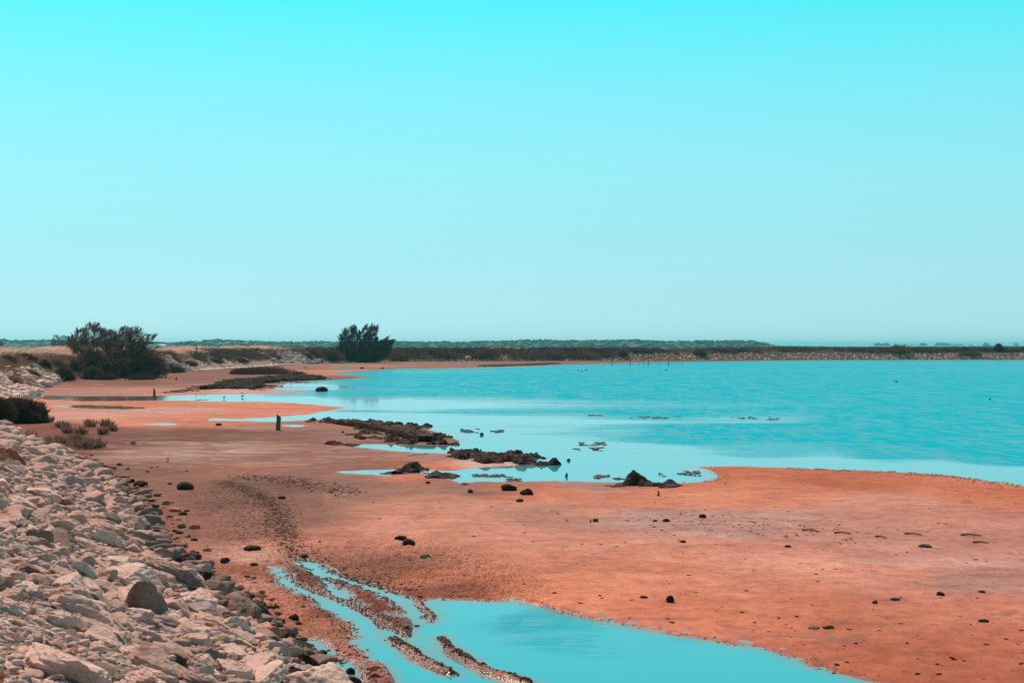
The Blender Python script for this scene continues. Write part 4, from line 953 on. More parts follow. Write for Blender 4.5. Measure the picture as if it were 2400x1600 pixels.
def tamarisk(outline_px, base_px, Y, n, depth, label, mat, plume, wind=.35, stems=7, name='tamarisk_tree', sprays=110):
    """outline in photograph pixels at distance Y gives the crown's real width and height; the crown is as deep as wide"""
    poly = np.array([((a - 1200) / FOC * Y, EYE - (b_ - HOR) / FOC * Y) for a, b_ in outline_px])
    bx = (base_px - 1200) / FOC * Y; bz = hz(bx, Y); root = empty(name, (bx, Y, bz)); tag(root, label, 'tree')
    # clumps fill the crown
    lo, hi = poly.min(0), poly.max(0); Q = rng.uniform(lo, hi, (n, 2)); Q = Q[inside(Q, poly)]; d = seg_dist(Q, poly)
    dm = max(d.max(), .01); keep = rng.random(len(Q)) < .35 + .65 * smooth(0, .5, d); Q, d = Q[keep], d[keep]
    cl = rng.uniform(lo, hi, (900, 2)); cl = cl[inside(cl, poly)][:90]; cdp = seg_dist(cl, poly)
    cy = rng.uniform(-1, 1, len(cl)) * depth * np.sqrt(np.clip(cdp / dm, .05, 1))
    # gather most strands about clump centres
    j = rng.integers(0, len(cl), len(Q)); own = rng.random(len(Q)) < .6
    C3 = np.c_[cl[:, 0], cy, cl[:, 1]]
    y = rng.uniform(-1, 1, len(Q)) * depth * np.sqrt(np.clip(d / dm, .03, 1))
    B = np.c_[Q[:, 0], y, Q[:, 1]]
    near = np.argmin(((Q[:, None, :] - cl[None]) ** 2).sum(-1), 1)
    B[own, 1] = cy[near[own]] + rng.normal(0, .45, own.sum())
    up_ = smooth(lo[1] + .35 * (hi[1] - lo[1]), hi[1], B[:, 2]); B = B + rng.normal(0, .16, B.shape) * np.array([1, .3, 1]); B = B[fbm3(B * 1.7, 2, 6) * .6 + fbm3(B * 1.1, 2, 4) * .6 > -.30 + .30 * up_]; Qz = B[:, 2]
    # feathery sprays standing out along the upper outline
    SB, SD = [], []
    for _ in range(sprays):
        q = rng.integers(0, len(poly)); a_, c_ = poly[q], poly[(q + 1) % len(poly)]; w_ = a_ + (c_ - a_) * rng.random()
        if w_[1] < lo[1] + .30 * (hi[1] - lo[1]): continue
        dr = np.array([w_[0] - bx + rng.normal(0, 1.5), rng.normal(0, 1.5), (w_[1] - lo[1]) * .9 + 1.0]); dr /= np.linalg.norm(dr); dr = dr + [wind * .8, 0, .1]; ln = rng.uniform(.4, 1.1) * plume[1] * 1.3; m_ = 46
        tt_ = rng.random(m_) ** .8; cc = np.array([w_[0], rng.normal(0, depth * .3), w_[1]]) - dr * ln * .7
        SB.append(cc + dr * (ln * tt_)[:, None] + rng.normal(0, .12 * plume[1] * 1.4, (m_, 3)) * (1.1 - tt_)[:, None]); SD.append(np.tile(dr, (m_, 1)) + rng.normal(0, .25, (m_, 3)))
    nb = len(B); B = np.vstack([B] + SB)
    ctr = np.array([bx, 0, (lo[1] + hi[1]) / 2 - 1.0])
    direc = unit(unit(B - ctr) * .6 + np.array([wind, 0, .55]) + rng.normal(0, .38, B.shape))
    direc[nb:] = unit(np.vstack(SD)) if SD else direc[nb:]
    L = rng.uniform(*plume, len(B)); L[nb:] *= .6; Wd = L * rng.uniform(.08, .15, len(B))
    V, F = ribbons(B + np.array([0, Y, 0]) - direc * L[:, None] * .5, direc, L, Wd, np.tile([wind * .5, 0, -.1], (len(B), 1)), 2)
    V = V - np.array([bx, Y, bz])
    # loose sprays standing out of the crown
    mesh_np('crown', V, F, mat, root)
    parts = []
    for k in range(stems):
        c = C3[rng.integers(len(C3))]; top = np.array([c[0] - bx, c[1], c[2] - bz]); b0 = np.array([rng.normal(0, .35), rng.normal(0, .3), -.15])
        pts = [b0, b0 * .6 + top * .35 + np.array([0, 0, .2]), b0 * .2 + top * .75, top]; parts.append(tube(pts, .12, .02))
    for c in C3[:50]:
        top = np.array([c[0] - bx, c[1], c[2] - bz]); b0 = top * np.array([.35, .35, .4]); parts.append(tube([b0, (b0 + top) / 2 + rng.normal(0, .15, 3), top], .035, .008, 4))
    V, F = merge(parts); mesh_np('trunk', V, F, M['twig'], root); return root
tamarisk([(158,806),(163,796),(172,790),(180,772),(190,772),(196,782),(203,760),(214,757),(229,759),(231,772),(238,776),(245,771),(250,778),(262,776),(272,776),(283,787),(286,769),(296,766),(304,770),(306,782),(316,768),(328,771),(331,780),(322,796),(335,788),
          (350,783),(356,788),(345,798),(340,810),(356,816),(375,826),(388,840),(394,858),(388,874),(380,886),(330,887),(280,887),(245,884),(225,870),(205,860),(190,850),(182,830),(170,818)], 280, 173, 34000, 4.5,
         'large wind combed tamarisk in front of the van on the left bank', M['tamarisk'], (.30, .75))
tamarisk([(792,812),(796,798),(794,790),(802,784),(806,774),(812,770),(822,766),(830,762),(834,770),(836,778),(846,776),(856,768),(858,762),(866,762),(876,762),(884,764),(884,775),(880,790),(886,796),(896,798),(905,796),(908,786),(911,798),(922,797),(918,806),(914,812),(916,826),(905,838),(890,846),(860,851),(828,852),(805,845),(790,832)], 845, 318, 15000, 4.5,
         'dark ragged tamarisk alone on the dike beyond the boulder heap', M['tamarisk_dark'], (.5, 1.2), .2)
tamarisk([(120,812),(122,796),(127,786),(134,785),(137,793),(142,790),(147,785),(153,787),(160,792),(166,800),(168,812)], 142, 560, 3500, 4, 'distant hazy tree showing left of the large tamarisk', M['tamarisk_dark'], (.4, .9), .1, 4, 'distant_tree', 40)
tamarisk([(-30,815),(-25,798),(-8,795),(3,800),(5,808),(0,815)], -12, 560, 1200, 3, 'distant hazy tree at the left edge of the frame', M['tamarisk_dark'], (.4, .9), .1, 4, 'distant_tree', 40)

def bush(px, py, w, h, n, label, mat='bush', leaf=(.15, .35), group=None, name='bush', up=.6, cat='bush', wind=.1):
    c = place(px, py); Yd = c.y; a = w / 2 / FOC * Yd; hh = h / FOC * Yd; root = empty(name, tuple(c)); tag(root, label, cat, group)
    u = unit(rng.normal(size=(n, 3))); u[:, 2] = np.abs(u[:, 2]); r = rng.random(n) ** .4
    lump = 1 + .28 * fbm3(u * 2.2 + px * .01, 2, int(px) % 97)
    B = u * (r * lump)[:, None] * np.array([a, a * .8, hh * .85]); direc = unit(u * .9 + np.array([wind, 0, up]) + rng.normal(0, .35, (n, 3))); L = rng.uniform(*leaf, n)
    V, F = ribbons(B, direc, L, L * rng.uniform(.12, .22, n), None, 2); mesh_np('foliage', V, F, M[mat], root)
    parts = []
    for k in range(9):
        t = unit(rng.normal(size=(1, 3)))[0]; t[2] = abs(t[2]) + .3; top = t * np.array([a, a * .8, hh]) * .8; parts.append(tube([(0, 0, -.1), top * .5 + rng.normal(0, .05, 3), top], .03 + hh * .01, .006, 4))
    V, F = merge(parts); mesh_np('stem', V, F, M['twig'], root); return root
bush(40, 990, 140, 62, 9000, 'large dark brown saltbush between the near bank and the mud at the left edge', 'bush', (.12, .34))
bush(-30, 985, 120, 75, 5000, 'tall part of the dark saltbush cut by the left edge', 'bush', (.12, .34))
bush(218, 889, 56, 36, 3500, 'rounded olive bush at the foot of the large tamarisk', 'bush_green')
bush(150, 892, 50, 34, 3200, 'rounded brown bush left of the olive one', 'bush')
bush(104, 866, 30, 24, 1200, 'small black bush on top of the pale boulders at the left', 'bush')
bush(74, 886, 34, 18, 900, 'low brown bush growing among the pale boulders at the left', 'bush')
bush(30, 902, 46, 20, 900, 'thin brown bush on the lower boulders at the left', 'tuft')
bush(405, 874, 46, 26, 1500, 'dark bush right beside the large tamarisk', 'bush')
bush(420, 873, 26, 14, 900, 'small rounded bush at the right of the dark one', 'bush_green')
bush(620, 877, 150, 19, 6000, 'long low black saltbush island beyond the black ledge', 'bush', (.15, .3))
bush(570, 877, 60, 15, 2500, 'left end of the low black saltbush island', 'bush', (.15, .3))
bush(700, 880, 34, 9, 900, 'small dark bush at the right tip of the low saltbush island', 'bush', (.15, .3))
bush(775, 846, 60, 34, 3000, 'dark bush leaning against the ragged tamarisk', 'scrub', (.3, .7))
bush(735, 838, 40, 20, 1300, 'brown bush between the boulder heap and the ragged tamarisk', 'scrub', (.3, .7))
bush(930, 845, 60, 26, 2200, 'brown bush at the right of the ragged tamarisk', 'scrub', (.3, .7))
for (px, py, w, h, lb) in ((1040,838,60,20,'dark bush on the dike above the round grey boulder, to its left'),(1140,838,70,22,'dark bush on the dike right of the round grey boulder'),(1230,842,80,22,'wide black bush where the dike starts to run straight'),
      (1290,842,70,20,'black bush left of the fence on the dike'),(1370,842,80,20,'black bush under the rail on the dike'),(1458,836,26,18,'dark bush on the stony slope behind the fence posts'),(1640,834,34,16,'dark bush hanging down the stony dike'),
      (2105,828,56,20,'dark bush breaking the line of the dike on the right'),(2340,822,14,16,'small bush standing up from the dike near the right edge'),(2270,834,60,10,'flat dark bush on the stony dike near the right edge')):
    bush(px, py, w, h, 1300, lb, 'scrub', (.4, .9), 'dark bushes on the far dike')
TUFTS = ['wide flat brown tuft nearest the rock bank, on the brown mud', 'widest brown tuft, right of the wide flat one', 'small spiky tuft in the back row of the brown mud, the left of two', 'small spiky tuft in the back row of the brown mud, the right of two',
 'small tuft in front of the right spiky one', 'sparse small tuft in the middle of the patch, leftmost of its row', 'small tuft between the sparse one and the spiky back row', 'thin low tuft just behind the middle of the patch',
 'low tuft close against the upper edge of the rock bank', 'tuft joined to the right end of the widest tuft', 'tuft filling the gap behind the widest tuft', 'thin tuft at the mud edge beside the large saltbush', 'tiny tuft farthest right of the patch', 'small tuft in front of the wide flat one, almost on the rocks']
for (px, py, w, h, mt, lb) in ((60,846,46,16,'bush','low brown bush in the dry grass above the pale boulders'),(14,852,44,18,'bush_green','olive bush in the dry grass at the left edge of the frame'),(135,862,50,26,'tuft','reddish dry bush between the boulders and the large tamarisk'),(172,872,40,28,'bush','dark bush under the left side of the large tamarisk'),
      (330,890,70,12,'bush','low dark growth along the foot of the large tamarisk'),(250,890,50,14,'bush','dark low bush under the middle of the large tamarisk'),(445,858,36,12,'bush','small dark bush on the grey boulders right of the large tamarisk'),(505,852,44,13,'bush','dark bush on the olive slope, leftmost of three'),
      (565,851,40,12,'bush','dark bush on the olive slope, middle of three'),(640,843,46,16,'bush','dark bush on the olive slope beside the boulder heap'),(720,842,30,12,'bush','dark bush between the boulder heap and the brown bush'),(980,842,70,20,'scrub','rusty bush on the dike left of the round grey boulder')):
    bush(px, py, w, h, 900, lb, mt, (.2, .5))
k = 0
for (px, py, w, h) in ((132,1043,46,20),(200,1050,60,26),(212,1000,22,12),(248,1000,24,14),(240,1018,20,12),(160,1015,20,10),(190,1018,22,12),(145,1003,30,10),(70,1035,26,16),(225,1048,30,16),(178,1035,24,12),(110,990,26,10),(265,1010,14,8),(120,1056,20,12)):
    bush(px, py, w * 1.35, h * .8, 70 + w * 3, TUFTS[k], 'tuft', (.12, .34), 'brown tufts on the mud', 'tuft', 1.5, 'tuft'); k += 1
# dry stalks on the near bank
for (px, py, h, lb) in ((710,1555,55,'thin upright dry stem at the foot of the bank'),(668,1540,30,'short dry stem left of the taller one'),(452,1420,50,'leaning dry twig among the lower boulders')):
    c = place(px, py); hh = h / FOC * c.y; v, f = merge([tube([(0, 0, -.05), (.01, 0, hh * .5), (.005, .01, hh)], .006, .002, 4), tube([(.005, 0, hh * .4), (.05, .02, hh * .7)], .003, .001, 4)])
    o = mesh_np('dry_stem', v, f, M['driftwood'], None, False, loc=tuple(c)); tag(o, lb, 'twig')

# grass on the bank tops
def grass(name, px0, px1, t0, t1, n, h0, h1, mat, width=.05, wind=.55, minY=88, patch=None):
    fx = FOOT_S[:, 0] / FOOT_S[:, 1] * FOC + 1200
    idx = np.where((fx > px0) & (fx < px1) & (FOOT_S[:, 1] > minY))[0]; i = rng.choice(idx, n); tt = rng.uniform(t0, t1, n)
    P = FOOT_S[i] + BN[i] * tt[:, None] + rng.normal(0, .6, (n, 2))
    if patch is not None:
        m = fbm2(P[:, 0] * .12, P[:, 1] * .12, 3, 77) > patch; P, tt = P[m], tt[m]
    z = dike_z(dike_t(P), P[:, 0], P[:, 1]); n = len(P)
    tuft = .75 + .5 * vn2(P[:, 0] * .6, P[:, 1] * .6, 8); L = rng.uniform(h0, h1, n) * tuft
    d = unit(np.c_[np.full(n, wind * .4), np.zeros(n), np.ones(n)] + rng.normal(0, .16, (n, 3)))
    V, F = ribbons(np.c_[P, z - .03], d, L, np.full(n, width) * rng.uniform(.6, 1.3, n), np.tile([wind * .8, 0, -.25], (n, 1)), 2)
    tag(mesh_np(name, V, F, M[mat]), kind='stuff')
grass('dry_grass', -300, 330, 5.5, 46, 42000, .7, 1.25, 'grass_pale', .045)
grass('dry_grass', 380, 560, 5.6, 18, 15000, .7, 1.2, 'grass_pale', .06)
grass('dry_grass', 560, 770, 6.0, 16, 12000, .8, 1.3, 'grass_pale', .09, patch=-.05)
grass('brown_grass', -300, 330, 7, 40, 9000, .6, 1.1, 'grass_brown', .055, patch=.05)
grass('brown_grass', -300, 200, 3.6, 8.5, 16000, .4, .9, 'grass_brown', .05)
grass('brown_grass', 85, 260, .9, 7, 11000, .35, .8, 'grass_brown', .05)
grass('brown_grass', 380, 700, 2.2, 6.5, 17000, .4, 1.2, 'grass_olive', .07, patch=-.22)
grass('brown_grass', 380, 760, 3.4, 8, 9000, .5, 1.2, 'grass_brown', .07, patch=0)
grass('brown_grass', 560, 800, 5, 9, 9000, .6, 1.1, 'grass_olive', .1)
# low scrub along the far dike
def scrub(name, px0, px1, t0, t1, n, r0, r1, mat, leaves=26, leaf=(.25, .6), patch=-.2):
    fx = FOOT_S[:, 0] / FOOT_S[:, 1] * FOC + 1200; idx = np.where((fx > px0) & (fx < px1) & (FOOT_S[:, 1] > 200))[0]
    i = rng.choice(idx, n); tt = rng.uniform(t0, t1, n); P = FOOT_S[i] + BN[i] * tt[:, None]; m = fbm2(P[:, 0] * .08, P[:, 1] * .2, 3, 87) > patch; P = P[m]
    n = len(P); z = dike_z(dike_t(P), P[:, 0], P[:, 1]); r = rng.uniform(r0, r1, n)
    u = unit(rng.normal(size=(n * leaves, 3))); u[:, 2] = np.abs(u[:, 2]); rr = np.repeat(r, leaves)
    B = np.repeat(np.c_[P, z], leaves, 0) + u * (rr * rng.random(n * leaves) ** .4)[:, None] * np.array([1.2, 1, .75])
    d = unit(u + [.25, 0, .6] + rng.normal(0, .3, u.shape)); L = rng.uniform(*leaf, len(B))
    V, F = ribbons(B, d, L, L * .3, None, 1); tag(mesh_np(name, V, F, M[mat]), kind='stuff')
scrub('dike_scrub', 740, 2600, 5.2, 11, 3600, .45, .95, 'scrub', 34)
scrub('dike_scrub', 740, 1450, 1.4, 6.5, 1500, .5, 1.1, 'scrub', 34, patch=-.1)
scrub('dike_scrub', 1450, 2600, 3.6, 6.5, 700, .4, .9, 'scrub', 34, patch=.1)
grass('dike_grass', 1150, 1240, 7, 12, 900, .7, 1.2, 'grass_pale', .14, patch=.1)
grass('dike_grass', 1300, 2600, 6, 12, 9000, .5, 1.0, 'grass_brown', .16, patch=.0)

# ------------------------------------------------------------------ posts, fence, signs
def boxm(cx, cy, cz_, sx, sy, sz, taper=1.0):
    V = [(cx + x * sx / 2 * (taper if z > 0 else 1), cy + y * sy / 2 * (taper if z > 0 else 1), cz_ + z * sz / 2) for x in (-1, 1) for y in (-1, 1) for z in (-1, 1)]
    F = [(0, 1, 3, 2), (4, 6, 7, 5), (0, 4, 5, 1), (2, 3, 7, 6), (0, 2, 6, 4), (1, 5, 7, 3)]
    return np.array(V, float), np.array(F)
def old_post(px, py, w, h, label, flat=1.0, seed=0):
    c = place(px, py); W_ = w / FOC * c.y; Hh = h / FOC * c.y; r = np.random.default_rng(seed); V = []; F = []; k = 10; n = 9
    for i in range(n):
        s = i / (n - 1); rr = W_ / 2 * (1.08 - .22 * s) * (1 + .10 * r.normal())
        for j in range(k):
            a = 6.2832 * j / k; z = -.15 + (Hh + .15) * s
            if i == n - 1: z += .10 * Hh * math.cos(a + 2.5) + .04 * r.normal() * Hh
            V.append((rr * math.cos(a) * (1 + .12 * r.normal()) + .03 * s * Hh, rr * math.sin(a) * flat * (1 + .1 * r.normal()), z))
    for i in range(n - 1):
        for j in range(k): F.append((i * k + j, i * k + (j + 1) % k, (i + 1) * k + (j + 1) % k, (i + 1) * k + j))
    V.append((.03 * Hh, 0, Hh * .96)); q = len(V) - 1; T = [(F_[0], F_[1], F_[2]) for F_ in F] + [(F_[0], F_[2], F_[3]) for F_ in F] + [((n - 1) * k + j, (n - 1) * k + (j + 1) % k, q) for j in range(k)]
    o = mesh_np('wooden_post', np.array(V), np.array(T), M['wood'], None, False, loc=tuple(c)); tag(o, label, 'post'); return o
old_post(652, 1008, 11, 34, 'short broken wooden post standing in the brown mud', .6, 3)
old_post(361, 935, 5.5, 27, 'thin dark wooden post standing in the far inlet', 1, 5)
old_post(364, 936, 6, 10, 'short stub leaning on the thin post in the far inlet', 1, 6)
old_post(413, 890, 4, 6, 'tiny wooden stub on the mud beyond the far inlet', 1, 8)
old_post(1543, 1162, 5, 12, 'split dark wooden stub sticking up from the orange flat', .5, 9)
old_post(1384, 1224, 4, 8, 'small stub beside the round dark stone on the flat', .6, 10)
old_post(1328, 1222, 3, 6, 'tiny stub alone on the pink flat', .6, 11)
c = place(720, 877); v, f = merge([tube([(0, 0, -.1), (-.03, 0, .5), (-.08, 0, 1.0)], .025, .02, 5), boxm(-.2, 0, .95, .45, .03, .08)]); tag(mesh_np('marker_stick', v, f, M['wood'], None, loc=tuple(c)), 'leaning stick with a short cross piece on the far sand', 'stick')

# white marker posts on the bank
mk = None
for j, (px, ptop, pb, Yd, lb) in enumerate(((460, 801, 829, 222, 'white capped marker post in front of the pale grass, nearest of its row'), (578, 803, 818, 300, 'grey marker post beside the taller white capped one'),
        (583, 798, 818, 290, 'white capped marker post in the middle of the left bank grass'), (529, 802, 812, 420, 'far marker post whose cap shows over the grass, the left of two'), (538, 799, 812, 430, 'far marker post whose cap shows over the grass, the right of two'))):
    c_ = place(px, pb + 3); Yd = c_.y; x = c_.x; zt = EYE - (ptop - HOR) / FOC * Yd; zb = min(c_.z, zt - 1.0); hgt = zt - zb
    root = empty('marker_post', (x, Yd, zb)); tag(root, lb, 'post', 'marker posts along the left bank')
    w = .24
    v, f = tube([(0, 0, -.2), (0, 0, hgt * .5), (0, 0, hgt - .12)], w * .62, w * .5, 8); mesh_np('shaft', v, f, M['post_grey'], root)
    v, f = tube([(0, 0, hgt - .14), (0, 0, hgt - .04), (0, 0, hgt)], w * .95, w * .25, 8); mesh_np('cap', v, f, M['white'], root)
# pole with a crossed top behind the grass
Yd = 300; x = (682 - 1200) / FOC * Yd; zb = hz(x, Yd)
v, f = merge([tube([(0, 0, -.1), (0, 0, 2.2), (.05, 0, EYE + .9 - zb)], .05, .04, 5), boxm(.1, 0, EYE + .7 - zb, .5, .04, .12), boxm(.15, 0, EYE + .45 - zb, .3, .04, .1)])
tag(mesh_np('pole', v, f, M['wood'], None, loc=(x, Yd, zb)), 'slim pole with a small cross board behind the dry grass', 'pole')

# rail on the dike crest
Yd = 421
def at(px, py, Y): return np.array([(px - 1200) / FOC * Y, Y, EYE - (py - HOR) / FOC * Y])
b0 = at(1358, 820, Yd); root = empty('rail_fence', tuple(b0)); tag(root, 'post and rail barrier standing on the crest of the far dike', 'fence')
for px, y0, y1, r in ((1327, 804, 821, .12), (1387, 804.5, 819, .10), (1390, 804, 819, .11), (1315, 809.5, 821, .08), (1340, 809, 820, .06), (1363, 808, 820, .05), (1380, 808, 820, .05), (1304, 813, 821, .07)):
    a, b_ = at(px, y1, Yd), at(px, y0, Yd); v, f = tube([a - b0, (a + b_) / 2 - b0, b_ - b0], r, r * .9, 6); mesh_np('fence_post', v, f, M['wood'], root)
for (p, q) in (((1328, 810), (1388, 805.5)), ((1328, 814), (1388, 811.5)), ((1300, 816), (1328, 814.5))):
    a, b_ = at(*p, Yd), at(*q, Yd); v, f = tube([a - b0, (a + b_) / 2 - b0, b_ - b0], .06, .06, 5); mesh_np('rail', v, f, M['wood'], root)
# wire fence at the foot of the dike
fp = [(1434, 822), (1477, 824), (1498, 827), (1509, 828), (1520, 824), (1545, 828), (1567, 822), (1600, 829)]
root = empty('wire_fence', (at(1500, 849, 272)[0], 272, 0)); tag(root, 'thin fence of dark posts and wire in front of the stony dike', 'fence')
o0 = np.array(root.location)
for px, y0 in fp:
    a = at(px, 849.0, 272); b_ = at(px, y0, 272); a[2] = -.2; big = px in (1434, 1477, 1520, 1567)
    v, f = tube([a - o0, (a + b_) / 2 - o0, b_ - o0], .06 if big else .03, .05 if big else .025, 5); mesh_np('fence_post', v, f, M['wood'], root)
for z in (.4, .9, 1.4):
    a, b_ = at(1434, 849, 272), at(1600, 849, 272); a[2] = b_[2] = z; v, f = tube([a - o0, (a + b_) / 2 - o0 - [0, 0, .05], b_ - o0], .012, .012, 4); mesh_np('wire', v, f, M['steel'], root)

# ------------------------------------------------------------------ white car on the road behind the tree
def car():
    Yd = 232; x0 = (332 - 1200) / FOC * Yd; x1 = (388 - 1200) / FOC * Yd; L = x1 - x0; zr = EYE - (799.2 - HOR) / FOC * Yd; zg = zr - 1.5
    root = empty('car', ((x0 + x1) / 2, Yd, zg)); root.rotation_euler = (0, 0, math.radians(-14)); tag(root, 'white car driving on the bank road, half hidden behind the large tamarisk', 'car')
    L = L * 1.05; w = 1.7
    prof = [(-.5, .35), (-.5, .80), (-.485, 1.0), (-.44, 1.42), (-.36, 1.49), (0, 1.5), (.09, 1.44), (.24, 1.02), (.42, .90), (.49, .74), (.5, .35)]
    V, F = [], []; m = len(prof)
    for s, in_ in ((-1, 1), (1, 1)):
        for (a, z) in prof: V.append((a * L, s * w / 2 * (1 if z < 1.05 else .86), z))
    for i in range(m): F.append((i, (i + 1) % m, m + (i + 1) % m, m + i))
    me = bpy.data.meshes.new('body'); me.from_pydata(V, [], F + [tuple(range(m))[::-1], tuple(range(m, 2 * m))]); me.materials.append(M['white']); o = bpy.data.objects.new('body', me); COL.objects.link(o); o.parent = root
    bm_ = o.modifiers.new('b', 'BEVEL'); bm_.width = .05; bm_.segments = 2
    def quad(name, pts, mat):
        me = bpy.data.meshes.new(name); c = [Vector(p) for p in pts]; n = (c[1] - c[0]).cross(c[2] - c[0]).normalized() * .02
        vv = [p + n for p in c] + [p - n for p in c]; k = len(c); ff = [tuple(range(k)), tuple(range(2 * k - 1, k - 1, -1))] + [(i, i + k, (i + 1) % k + k, (i + 1) % k) for i in range(k)]
        me.from_pydata(vv, [], ff); me.materials.append(mat); q = bpy.data.objects.new(name, me); COL.objects.link(q); q.parent = root
    for s in (-1, 1):
        y = s * w / 2
        quad('window', [(-.42 * L, y * 1.0, 1.03), (-.12 * L, y * 1.0, 1.03), (-.12 * L, y * .885, 1.42), (-.38 * L, y * .885, 1.40)], M['glass'])
        quad('window', [(-.10 * L, y * 1.0, 1.03), (.19 * L, y * 1.0, 1.03), (.08 * L, y * .885, 1.40), (-.10 * L, y * .885, 1.42)], M['glass'])
        quad('headlight', [(.43 * L, y * .99, .72), (.50 * L, y * .85, .72), (.47 * L, y * .85, .84), (.42 * L, y * .99, .86)], M['lamp'])
        for ax in (-.32, .31):
            v, f = tube([(ax * L, y * .98 - .1, .33), (ax * L, y * .98, .33), (ax * L, y * .98 + .1, .33)], .33, .33, 16); t_ = mesh_np('wheel', v, f, M['black'], root)
            v, f = tube([(ax * L, y * .98 - .06, .33), (ax * L, y * .98 + s * .105, .33)], .2, .16, 12); mesh_np('rim', v, f, M['post_grey'], t_)
        v, f = boxm(.17 * L, y * 1.12, 1.05, .12, .2, .14); mesh_np('mirror', v, f, M['white'], root)
    quad('windscreen', [(.10 * L, -w * .42, 1.42), (.10 * L, w * .42, 1.42), (.235 * L, w * .46, 1.05), (.235 * L, -w * .46, 1.05)], M['glass'])
    v, f = boxm(-.1 * L, 0, 1.53, .9, 1.0, .04); mesh_np('roof_rack', v, f, M['post_grey'], root)
car()

# ------------------------------------------------------------------ birds
def bird(px, py, size, label, pose, yaw=0):
    c = place(px, py) if pose == 'wade' else Vector((*ground0(px, py), 0)); me_parts = []
    root = empty('bird', (c.x, c.y, max(c.z, 0))); root.rotation_euler = (0, 0, yaw); tag(root, label, 'bird', 'small birds in the lagoon'); s = size
    V, F = ICO[2]; zb = .5 if pose == 'wade' else .12
    B = V * np.array([.5, .22, .22]); B[:, 2] += .18 * np.clip(-B[:, 0], 0, 1); B = B * s; B[:, 2] += zb * s
    neck, nf = tube([(.36 * s, 0, (zb + .05) * s), (.46 * s, 0, (zb + .3) * s), (.50 * s, 0, (zb + .48) * s)], .09 * s, .06 * s, 6)
    Hd = V * np.array([.13, .10, .10]) * s + np.array([.54 * s, 0, (zb + .52) * s]); beak, bf = tube([(.62 * s, 0, (zb + .52) * s), (.72 * s, 0, (zb + .50) * s), (.86 * s, 0, (zb + .46) * s)], .035 * s, .008 * s, 5)
    tri = lambda f: np.vstack([f[:, [0, 1, 2]], f[:, [0, 2, 3]]])
    v, f = merge([(B, F), (neck, tri(nf)), (Hd, F)]); mesh_np('body', v, f, M['feather_dark'], root, True)
    mesh_np('beak', beak, bf, M['black'], root)
    br = V * np.array([.16, .17, .15]) * s + np.array([.36 * s, 0, (zb - .02) * s]); mesh_np('breast', br, F, M['feather_white'], root, True)
    if pose == 'wade':
        for y in (-.07, .07):
            v, f = tube([(0, y * s, zb * s), (.04 * s, y * s, .25 * s), (0, y * s, -.05)], .025 * s, .02 * s, 4); mesh_np('leg', v, f, M['black'], root)
bird(2101, 895, .34, 'dark bird with a white breast swimming far out on the right of the lagoon', 'swim', math.radians(165))
bird(2320, 936, .22, 'tiny dark bird swimming near the right edge of the lagoon', 'swim', .5)
bird(1355, 869, .35, 'tiny bird off the far shore, left of three together', 'swim', .8)
bird(1363, 871, .30, 'tiny bird off the far shore, lowest of three together', 'swim', 0)
bird(1373, 868.5, .40, 'tiny bird off the far shore, right of three together', 'swim', -.6)
bird(1560, 868.5, .35, 'tiny bird alone off the far shore below the wire fence', 'swim', .2)
bird(568, 935, .22, 'small wader standing in the far inlet, nearer the rock', 'wade', 0)
bird(568, 928, .20, 'small wader standing behind another in the far inlet', 'wade', 2.6)
bird(525, 937, .20, 'small wader standing at the far inlet edge on the orange bar', 'wade', .4)

# ------------------------------------------------------------------ driftwood and sticks on the flat
for k_, (px0, py0, px1, py1, lb) in enumerate([(1880,1243,1920,1247,'long thin stick lying on the pink flat right of the grey patch'),(1955,1250,1995,1252,'thin stick farther right than the long one on the pink flat'),(2120,1252,2160,1255,'stick with a knob at its left end lying on the flat'),
     (2252,1255,2300,1257,'long stick near the right edge of the flat'),(2280,1272,2316,1274,'short stick just in front of the long stick near the right edge'),(2052,1258,2078,1262,'short bent stick left of the knobbed one')]):
    a, b_ = place(px0, py0), place(px1, py1); c = (a + b_) / 2; A = np.array(a - c) + [0, 0, .02]; Bb = np.array(b_ - c) + [0, 0, .02]
    v, f = tube([A, (A + Bb) / 2 + [0, .04, .015], Bb], .022, .012, 6); tag(mesh_np('stick', v, f, M['wood'], None, loc=tuple(c)), lb, 'stick')

